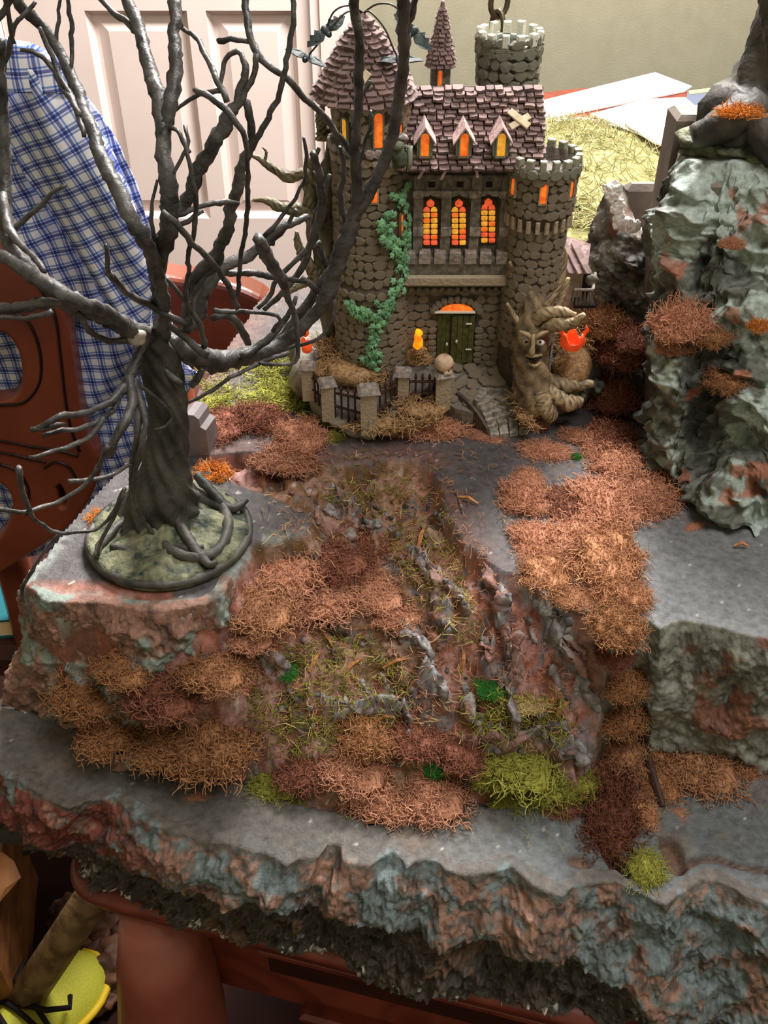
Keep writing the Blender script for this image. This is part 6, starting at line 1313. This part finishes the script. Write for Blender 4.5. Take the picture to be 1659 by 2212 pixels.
b = MB(); b.tube([(xL_-.01, YC+.06, .08), ((xL_-.30)/2, YC+.05, .14), (-.285, YC+.06, .085)], [.02, .026, .018], 12); b.build('crest_rail', M_chair, ch, True)
b = MB(); b.box((-.42, .915, -.455), (.40, .34, .05), bev=.012); b.build('seat', M_tabd, ch)
for x, y in ((-.58, 1.05), (-.26, 1.05)):
    b = MB(); b.tube([(x, y, -.47), (x, y, FZ)], [.02, .014], 10); b.build('leg', M_chair, ch, True)
# plaid cloth
def plaid():
    m = bpy.data.materials.new('plaid_cloth'); m.use_nodes = True; nt = m.node_tree; N, L = nt.nodes, nt.links; b = N['Principled BSDF']; b.inputs['Roughness'].default_value = .85; b.inputs['Specular IOR Level'].default_value = .1
    uv = N.new('ShaderNodeUVMap'); sx = N.new('ShaderNodeSeparateXYZ'); L.new(uv.outputs[0], sx.inputs[0]); outs = []
    for k in (0, 1):
        mu = N.new('ShaderNodeMath'); mu.operation = 'FRACT'; L.new(sx.outputs[k], mu.inputs[0]); r = N.new('ShaderNodeValToRGB'); L.new(mu.outputs[0], r.inputs[0]); e = r.color_ramp.elements; r.color_ramp.interpolation = 'LINEAR'
        st_ = [(0, (246, 246, 250)), (.24, (246, 246, 250)), (.27, (150, 166, 214)), (.34, (130, 146, 200)), (.37, (225, 228, 242)), (.42, (225, 228, 242)), (.45, (104, 116, 170)), (.60, (120, 130, 182)), (.63, (225, 228, 242)), (.68, (225, 228, 242)), (.71, (130, 160, 210)), (.78, (130, 160, 210)), (.81, (246, 246, 250))]
        e[0].position, e[0].color = 0, tuple(lin(st_[0][1]))+(1,); e[1].position, e[1].color = 1, tuple(lin(st_[-1][1]))+(1,)
        for p_, c in st_[1:]: q = e.new(p_); q.color = tuple(lin(c))+(1,)
        outs.append(r)
    mx = N.new('ShaderNodeMix'); mx.data_type = 'RGBA'; mx.blend_type = 'MULTIPLY'; mx.inputs[0].default_value = 1; L.new(outs[0].outputs[0], mx.inputs[6]); L.new(outs[1].outputs[0], mx.inputs[7]); L.new(mx.outputs[2], b.inputs['Base Color']); return m
M_plaid = plaid()
def cloth(name, left, right, Yf, ang_, per, parent, nx=60, ny=90, fold=.010, fdir=(1.0, .35), seed=0, thick=.002):
    left = smoothline(np.array(left, float), ny); right = smoothline(np.array(right, float), ny); V_ = []; UV = []
    for j in range(ny):
        for i in range(nx):
            t_ = i/(nx-1); p2 = left[j]*(1-t_)+right[j]*t_; s_ = p2[0]*fdir[0]+p2[1]*fdir[1]
            f_ = math.sin(s_/34.0+seed+1.3*math.sin(p2[1]/150.0))*.5+math.sin(s_/15.0+seed*2+p2[1]/90.0)*.25
            edge_ = math.sqrt(max(0.0, math.sin(math.pi*min(max(t_, .02), .98)))); V_.append(at(p2[0], p2[1], Y=Yf(p2[0], p2[1])-fold*f_-.02*edge_)); c, s2 = math.cos(ang_), math.sin(ang_)
            q = V_[-1]; X_, Z_ = q[0], q[2]; UV.append(((X_*c+Z_*s2)/per+fold*0, (-X_*s2+Z_*c)/per))
    idx = np.arange(nx*ny).reshape(ny, nx); F_q = np.stack([idx[:-1, :-1], idx[1:, :-1], idx[1:, 1:], idx[:-1, 1:]], -1).reshape(-1, 4)
    o = mk(name, V_, [F_q], M_plaid, parent); ul = o.data.uv_layers.new(name='UVMap'); UV = np.array(UV); li = np.zeros(len(o.data.loops), np.int32); o.data.loops.foreach_get('vertex_index', li); ul.data.foreach_set('uv', UV[li].astype(np.float32).ravel())
    sm = o.modifiers.new('thick', 'SOLIDIFY'); sm.thickness = thick; return o
shirt = empty('plaid_shirt', (-.30, .76, -.2)); tag(shirt, 'blue and white plaid shirt hanging over the back of the wooden chair', 'shirt')
per = 33/2550.0
cloth('shirt_body', [(-140, 330), (-140, 600), (-120, 800), (-100, 1000), (-60, 1230)], [(330, 470), (336, 600), (400, 780), (405, 850), (120, 1190)], lambda x, y: .775+(.00 if y > 500 else 0), .05, per, shirt, seed=1)
cloth('shirt_shoulder', [(-140, 70), (-140, 300), (-140, 560), (-120, 700)], [(62, 94), (205, 235), (302, 420), (338, 640)], lambda x, y: .765, .22, per, shirt, nx=80, seed=2.2, fold=.007)
cloth('sleeve', [(-30, 150), (30, 330), (110, 460), (210, 620), (270, 720)], [(130, 150), (230, 300), (290, 440), (325, 600), (322, 745)], lambda x, y: .735, .42, per, shirt, nx=50, seed=.6, fold=.010, fdir=(1, -.5))
cloth('yoke', [(-120, 60), (-120, 130), (-120, 195)], [(68, 92), (120, 122), (172, 205)], lambda x, y: .728, .0, per, shirt, nx=40, ny=26, seed=3, fold=.003)
# ---------------------------------------------------------------- chair behind the tree
ch2 = empty('wooden_chair', (-.22, 1.12, FZ)); tag(ch2, 'orange brown chair standing behind the landscape, seen through the tree branches', 'chair')
shape('crest_board', [[(340, 590), (400, 600), (470, 604), (530, 622), (572, 650), (560, 700), (500, 740), (420, 770), (340, 780)]], 1.10, .03, M_chair, ch2, .008)
x0c, x1c = at(350, 620, Y=1.12)[0], at(540, 620, Y=1.12)[0]
for x in (x0c, x1c):
    b = MB(); b.tube([(x, 1.13, FZ), (x, 1.13, -.5), (x, 1.13, -.18)], [.018, .02, .018], 10); b.build('back_post', M_chair, ch2, True)
b = MB(); b.box(((x0c+x1c)/2, 1.30, -.46), (.34, .36, .05), bev=.012); b.build('seat', M_tabd, ch2)
for x in (x0c-.02, x1c+.03):
    b = MB(); b.tube([(x, 1.45, -.47), (x, 1.45, FZ)], [.02, .014], 10); b.build('leg', M_chair, ch2, True)
# ---------------------------------------------------------------- things on the far part of the table
M_paper = mat('paper', (250, 250, 250), 0.6)
def sheet_obj(name, pts, z, th, m, label, cat, group=None, par=None):
    q = [at(x, y, z=z) for x, y in pts]; n = len(q); V_ = [(p[0], p[1], z-th) for p in q]+[(p[0], p[1], z) for p in q]
    o = mk(name, V_, [tuple(range(n-1, -1, -1)), tuple(range(n, 2*n))]+[(i, (i+1) % n, n+(i+1) % n, n+i) for i in range(n)], m, par, False)
    if label: tag(o, label, cat, group)
    return o
zt_ = ZT
sheet_obj('paper_sheet', [(1120, 262), (1150, 222), (1415, 156), (1495, 186), (1480, 196), (1180, 256)], zt_+.0035, .003, M_paper, 'largest white paper lying farthest back on the table', 'paper')
sheet_obj('paper_sheet', [(1276, 246), (1395, 214), (1480, 210), (1540, 262), (1560, 330), (1400, 296)], zt_+.05, .003, M_paper, 'white paper overlapping in front, beside the cliff top', 'paper')
sheet_obj('paper_sheet', [(1345, 262), (1480, 250), (1520, 340), (1412, 306)], zt_+.056, .003, M_paper, 'folded white paper on top nearest the grass bag', 'paper')
sheet_obj('paper_sheet', [(1140, 255), (1330, 282), (1330, 300), (1150, 275)], zt_+.0035, .003, M_paper, 'white paper strip sticking out behind the castle roof', 'paper')
M_navy = mat('book_navy', (84, 92, 110), .5); M_yel = mat('book_yellow', (206, 196, 110), .5)
bk_ = empty('book', tuple(at(1540, 215, z=zt_))); tag(bk_, 'grey blue and yellow book at the back right of the table', 'book')
sheet_obj('cover', [(1480, 222), (1486, 196), (1640, 176), (1760, 215), (1620, 262)], zt_+.022, .003, M_navy, None, None, par=bk_); sheet_obj('pages', [(1484, 224), (1490, 200), (1640, 182), (1750, 218), (1618, 258)], zt_+.018, .014, mat('pages', (220, 214, 190), .8), None, None, par=bk_); sheet_obj('cover_band', [(1490, 203), (1488, 196), (1640, 176), (1660, 182)], zt_+.0232, .001, M_yel, None, None, par=bk_); sheet_obj('cover', [(1480, 222), (1486, 196), (1640, 176), (1760, 215), (1620, 262)], zt_+.004, .0035, M_yel, None, None, par=bk_)
# bag of dried grass
bag = empty('grass_bag', tuple(at(1330, 400, z=zt_))); tag(bag, 'clear plastic bag stuffed with yellow green dried grass behind the castle', 'bag')
M_hay = rnd_mat('dried_grass', (200, 194, 140), (132, 126, 78), vary=0, nscale=60, bump=.004, bscale=120, rough=.8)
g = np.random.default_rng(77)
b = MB(); p = at(1272, 408, z=zt_+.06); b.blob((p[0], p[1]+.16, zt_+.02), (.165, .24, .034), 5, .28, 2.2, seed=2); V_ = np.concatenate(b.V); V_[:, 2] = np.maximum(V_[:, 2], zt_+.0015); Fb = b.F; mk('grass_filling', V_, Fb, M_hay, bag, True)
n = 2600; u = g.normal(size=(n, 3)); u[:, 2] = abs(u[:, 2]); u /= np.linalg.norm(u, axis=1)[:, None]; st_ = u*np.array([.15, .22, .026])+np.array([p[0], p[1]+.16, zt_+.026]); b_off = 0; Vs, Fs = strands(st_, np.cross(u, g.normal(size=(n, 3)))*np.array([1, 1, .25]), .045, 4, .0009, .35, 3, 5); Vs[:, 2] = np.maximum(Vs[:, 2], zt_+.002); tag(mk('grass_stalks', Vs, [Fs], M_hay, bag, False), kind='stuff')
film = mat('clear_film', (235, 240, 235), .12); fb = film.node_tree.nodes['Principled BSDF']; fb.inputs['Transmission Weight'].default_value = 1.0; fb.inputs['IOR'].default_value = 1.02; fb.inputs['Specular IOR Level'].default_value = .8
V2 = V_-np.array([p[0], p[1]+.16, zt_]); V2 = V2*np.array([1.07, 1.07, 1.12])+np.stack([fbm(V_, 30, 3, seed=s) for s in (1, 2, 3)], 1)*.006*np.array([1, 1, .5]); V2[:, 2] = np.maximum(V2[:, 2], .001); mk('plastic_film', V2+np.array([p[0], p[1]+.16, zt_]), Fb, film, bag, True)
M_mint = mat('mint_plastic', (176, 214, 184), .25)
q0 = [at(1226, 500, z=zt_+.004), at(1250, 470, z=zt_+.03), at(1310, 440, z=zt_+.035), at(1330, 455, z=zt_+.02), at(1300, 480, z=zt_+.01)]
mk('bag_label_strip', [tuple(p_) for p_ in q0]+[(p_[0], p_[1], p_[2]-.003) for p_ in q0], [(0, 1, 2, 3, 4), (9, 8, 7, 6, 5)]+[(i, 5+i, 5+(i+1) % 5, (i+1) % 5) for i in range(5)], M_mint, bag, False)
# chain hanging from the ceiling behind the rear turret
cc = at(1076, 40, Y=1.05); chn = empty('hanging_chain', (float(cc[0]), 1.05, 1.60)); tag(chn, 'dark bronze link chain hanging behind the round rear turret', 'chain')
M_chain = mat('chain_metal', (96, 90, 70), .4, metal=.5); Lk, _ = [], 0
a = np.linspace(0, 2*math.pi, 17)[:-1]; ring = np.stack([np.cos(a)*.0100, 0*a, np.sin(a)*.0130], 1); Vr, Fr = tube(np.concatenate([ring, ring[:2]]), .0028, 6, cap=False); lme = meshdata('link', Vr, Fr, M_chain, True)
z = .04; k = 0
while z < 1.595:
    o = bpy.data.objects.new('link', lme); COL.objects.link(o); o.parent = chn; o.location = (0, 0, z-1.60); o.rotation_euler = (0, 0, .5+(math.pi/2)*(k % 2)); z += .0205; k += 1
# ---------------------------------------------------------------- floor clutter at the lower left
b = MB(); q0, q1 = at(190, 1900, z=-.60), at(10, 2180, z=-.86); b.tube([q0+np.array([.03, .06, .06]), q0, (q0+q1)/2+np.array([.004, 0, .004]), q1], [.020, .021, .022, .023], 10, .25); 
pk_ = rnd_mat('old_bark', (150, 122, 84), (92, 68, 48), vary=0, nscale=40, bump=.003, bscale=80)
lo = float(np.concatenate(b.V)[:, 2].min()); b.V = [b.V[0]-np.array([0, 0, lo-FZ])]; tag(b.build('branch_pole', pk_, None, True), 'rough tan branch leaning on the floor below the landscape', 'branch')
b = MB(); p = at(5, 1905, z=-.70); b.box((p[0]-.105, p[1], (FZ-.70)/2), (.19, .2, -.70-FZ), rot=(0, 0, .2), bev=.01); b.blob((p[0]-.10, p[1], -.69), (.10, .10, .02), 3, .4); tag(b.build('cork_block', rnd_mat('cork', (150, 98, 52), (104, 66, 38), vary=0, nscale=30, bump=.003, bscale=60)), 'orange tan cork like block standing on the floor at the far left', 'block')
for (px, py, r_, lb_) in ((215, 1960, .034, 'brown bark chunk lying under the table edge'), (150, 1945, .028, 'dark bark chunk behind the leaning branch'), (235, 2060, .036, 'dark reddish bark chunk beside the table leg'), (215, 2010, .026, 'small bark chunk above the yellow shoe'), (170, 1985, .025, 'brown bark piece touching the leaning branch'), (265, 2000, .03, 'dark bark piece nearest the table leg'), (250, 1920, .03, 'bark piece farthest under the landscape'), (200, 2120, .022, 'small bark piece right of the shoe toe')):
    p = at(px, py, z=FZ+.05); b = MB(); b.blob((p[0], p[1], FZ+r_*.55), (r_, r_*.9, r_*.6), 4, .6, 2.5, seed=px); V_ = np.concatenate(b.V); V_[:, 2] = np.maximum(V_[:, 2], FZ+.001); o = mk('bark_chunk', V_, b.F, rnd_mat('bark_'+str(px), (112, 74, 52) if px != 250 else (84, 44, 38), (52, 36, 30), vary=0, nscale=30, bump=.004, bscale=60), None, True); tag(o, lb_, 'bark')
# yellow shoe
sc0 = at(120, 2150, z=FZ+.04); shoe = empty('running_shoe', (float(sc0[0]), float(sc0[1]), FZ)); tag(shoe, 'yellow and lime running shoe with black laces on the floor', 'shoe')
def shoe_pt(u, a, hh=1.0):           # u 0 heel .. 1 toe, a round the section
    L_ = .27; w = .040*(1-.25*math.cos(u*math.pi*1.2+.4))*math.sqrt(max(0, 1-max(0, (u-.80)/.2)**2.2))*math.sqrt(max(0.02, min(1, u/.08)))
    h = (.085-.045*min(1, max(0, (u-.25)/.5)))*math.sqrt(max(0, 1-max(0, (u-.84)/.165)**2)); x = w*math.cos(a); z = .02+h*max(0, math.sin(a))*hh if math.sin(a) > 0 else .02+.02*math.sin(a)
    return np.array([x, (u-.75)*L_, z])
th = math.radians(-38); ct_, st2 = math.cos(th), math.sin(th)
def place(v): return np.array([sc0[0]+v[0]*ct_-v[1]*st2, sc0[1]+v[0]*st2+v[1]*ct_, FZ+.001+v[2]])
for nm, m_, hh, a0_, a1_ in (('upper', rnd_mat('shoe_mesh', (206, 206, 70), (186, 182, 56), vary=0, nscale=600, bump=.0008, bscale=900), 1, .0, math.pi), ('sole', mat('shoe_sole', (222, 170, 40), .6), 1, math.pi, 2*math.pi)):
    nu, na = 40, 20; V_ = [place(shoe_pt(i/(nu-1), a0_+(a1_-a0_)*k/(na-1))) for i in range(nu) for k in range(na)]; idx = np.arange(nu*na).reshape(nu, na)
    mk(nm, V_, [np.stack([idx[:-1, :-1], idx[1:, :-1], idx[1:, 1:], idx[:-1, 1:]], -1).reshape(-1, 4)], m_, shoe, True)
b = MB(); b.tube([place(shoe_pt(u, a_)*np.array([1.02, 1, 1.02])) for u, a_ in [(.97, .3), (.995, 1.2), (.995, 1.9), (.97, 2.8)]], .004, 6); b.tube([place(shoe_pt(u, .25)*np.array([1.04, 1, 1.0])) for u in np.linspace(.3, .97, 14)], .005, 6); b.build('toe_trim', mat('shoe_trim', (226, 190, 40), .5), shoe, True)
for k in range(6):
    u = .30+k*.07; b = MB(); b.tube([place(shoe_pt(u, a_)*np.array([1, 1, 1.03])+np.array([0, .006*(-1)**k*math.cos(a_), .003])) for a_ in np.linspace(.7, math.pi-.7, 7)], .0035, 6); b.build('lace', M_dark, shoe, True)
for s_ in (-1, 1):
    b = MB(); c1 = shoe_pt(.62, 1.5)+np.array([0, 0, .006]); b.tube([place(c1), place(c1+np.array([s_*.03, .01, .012])), place(c1+np.array([s_*.045, .03, .004])), place(c1+np.array([s_*.03, .04, -.004]))], .0035, 6); b.build('lace', M_dark, shoe, True)
# teal book on the chair seat
zs = -.43; c4 = [at(-60, 1262, z=zs+.028), at(-60, 1345, z=zs+.028), at(28, 1338, z=zs+.028), at(66, 1212, z=zs+.028)]
bkk = empty('notebook', (float(c4[0][0]), float(c4[0][1]), zs)); tag(bkk, 'teal notebook with cream page edges lying on the chair seat at the far left', 'book')
def slabq(q, z0_, z1_, k): c = sum(q)/4; return [(c[0]+(p[0]-c[0])*k, c[1]+(p[1]-c[1])*k, z0_) for p in q]+[(c[0]+(p[0]-c[0])*k, c[1]+(p[1]-c[1])*k, z1_) for p in q]
FB = [(3, 2, 1, 0), (4, 5, 6, 7), (0, 1, 5, 4), (1, 2, 6, 5), (2, 3, 7, 6), (3, 0, 4, 7)]
mk('pages', slabq(c4, zs+.003, zs+.025, .97), FB, mat('cream_pages', (226, 200, 156), .7), bkk, False)
mteal = mat('teal_card', (30, 96, 104), .4); mk('cover', slabq(c4, zs+.025, zs+.028, 1.0), FB, mteal, bkk, False); mk('cover', slabq(c4, zs, zs+.003, 1.0), FB, mteal, bkk, False)
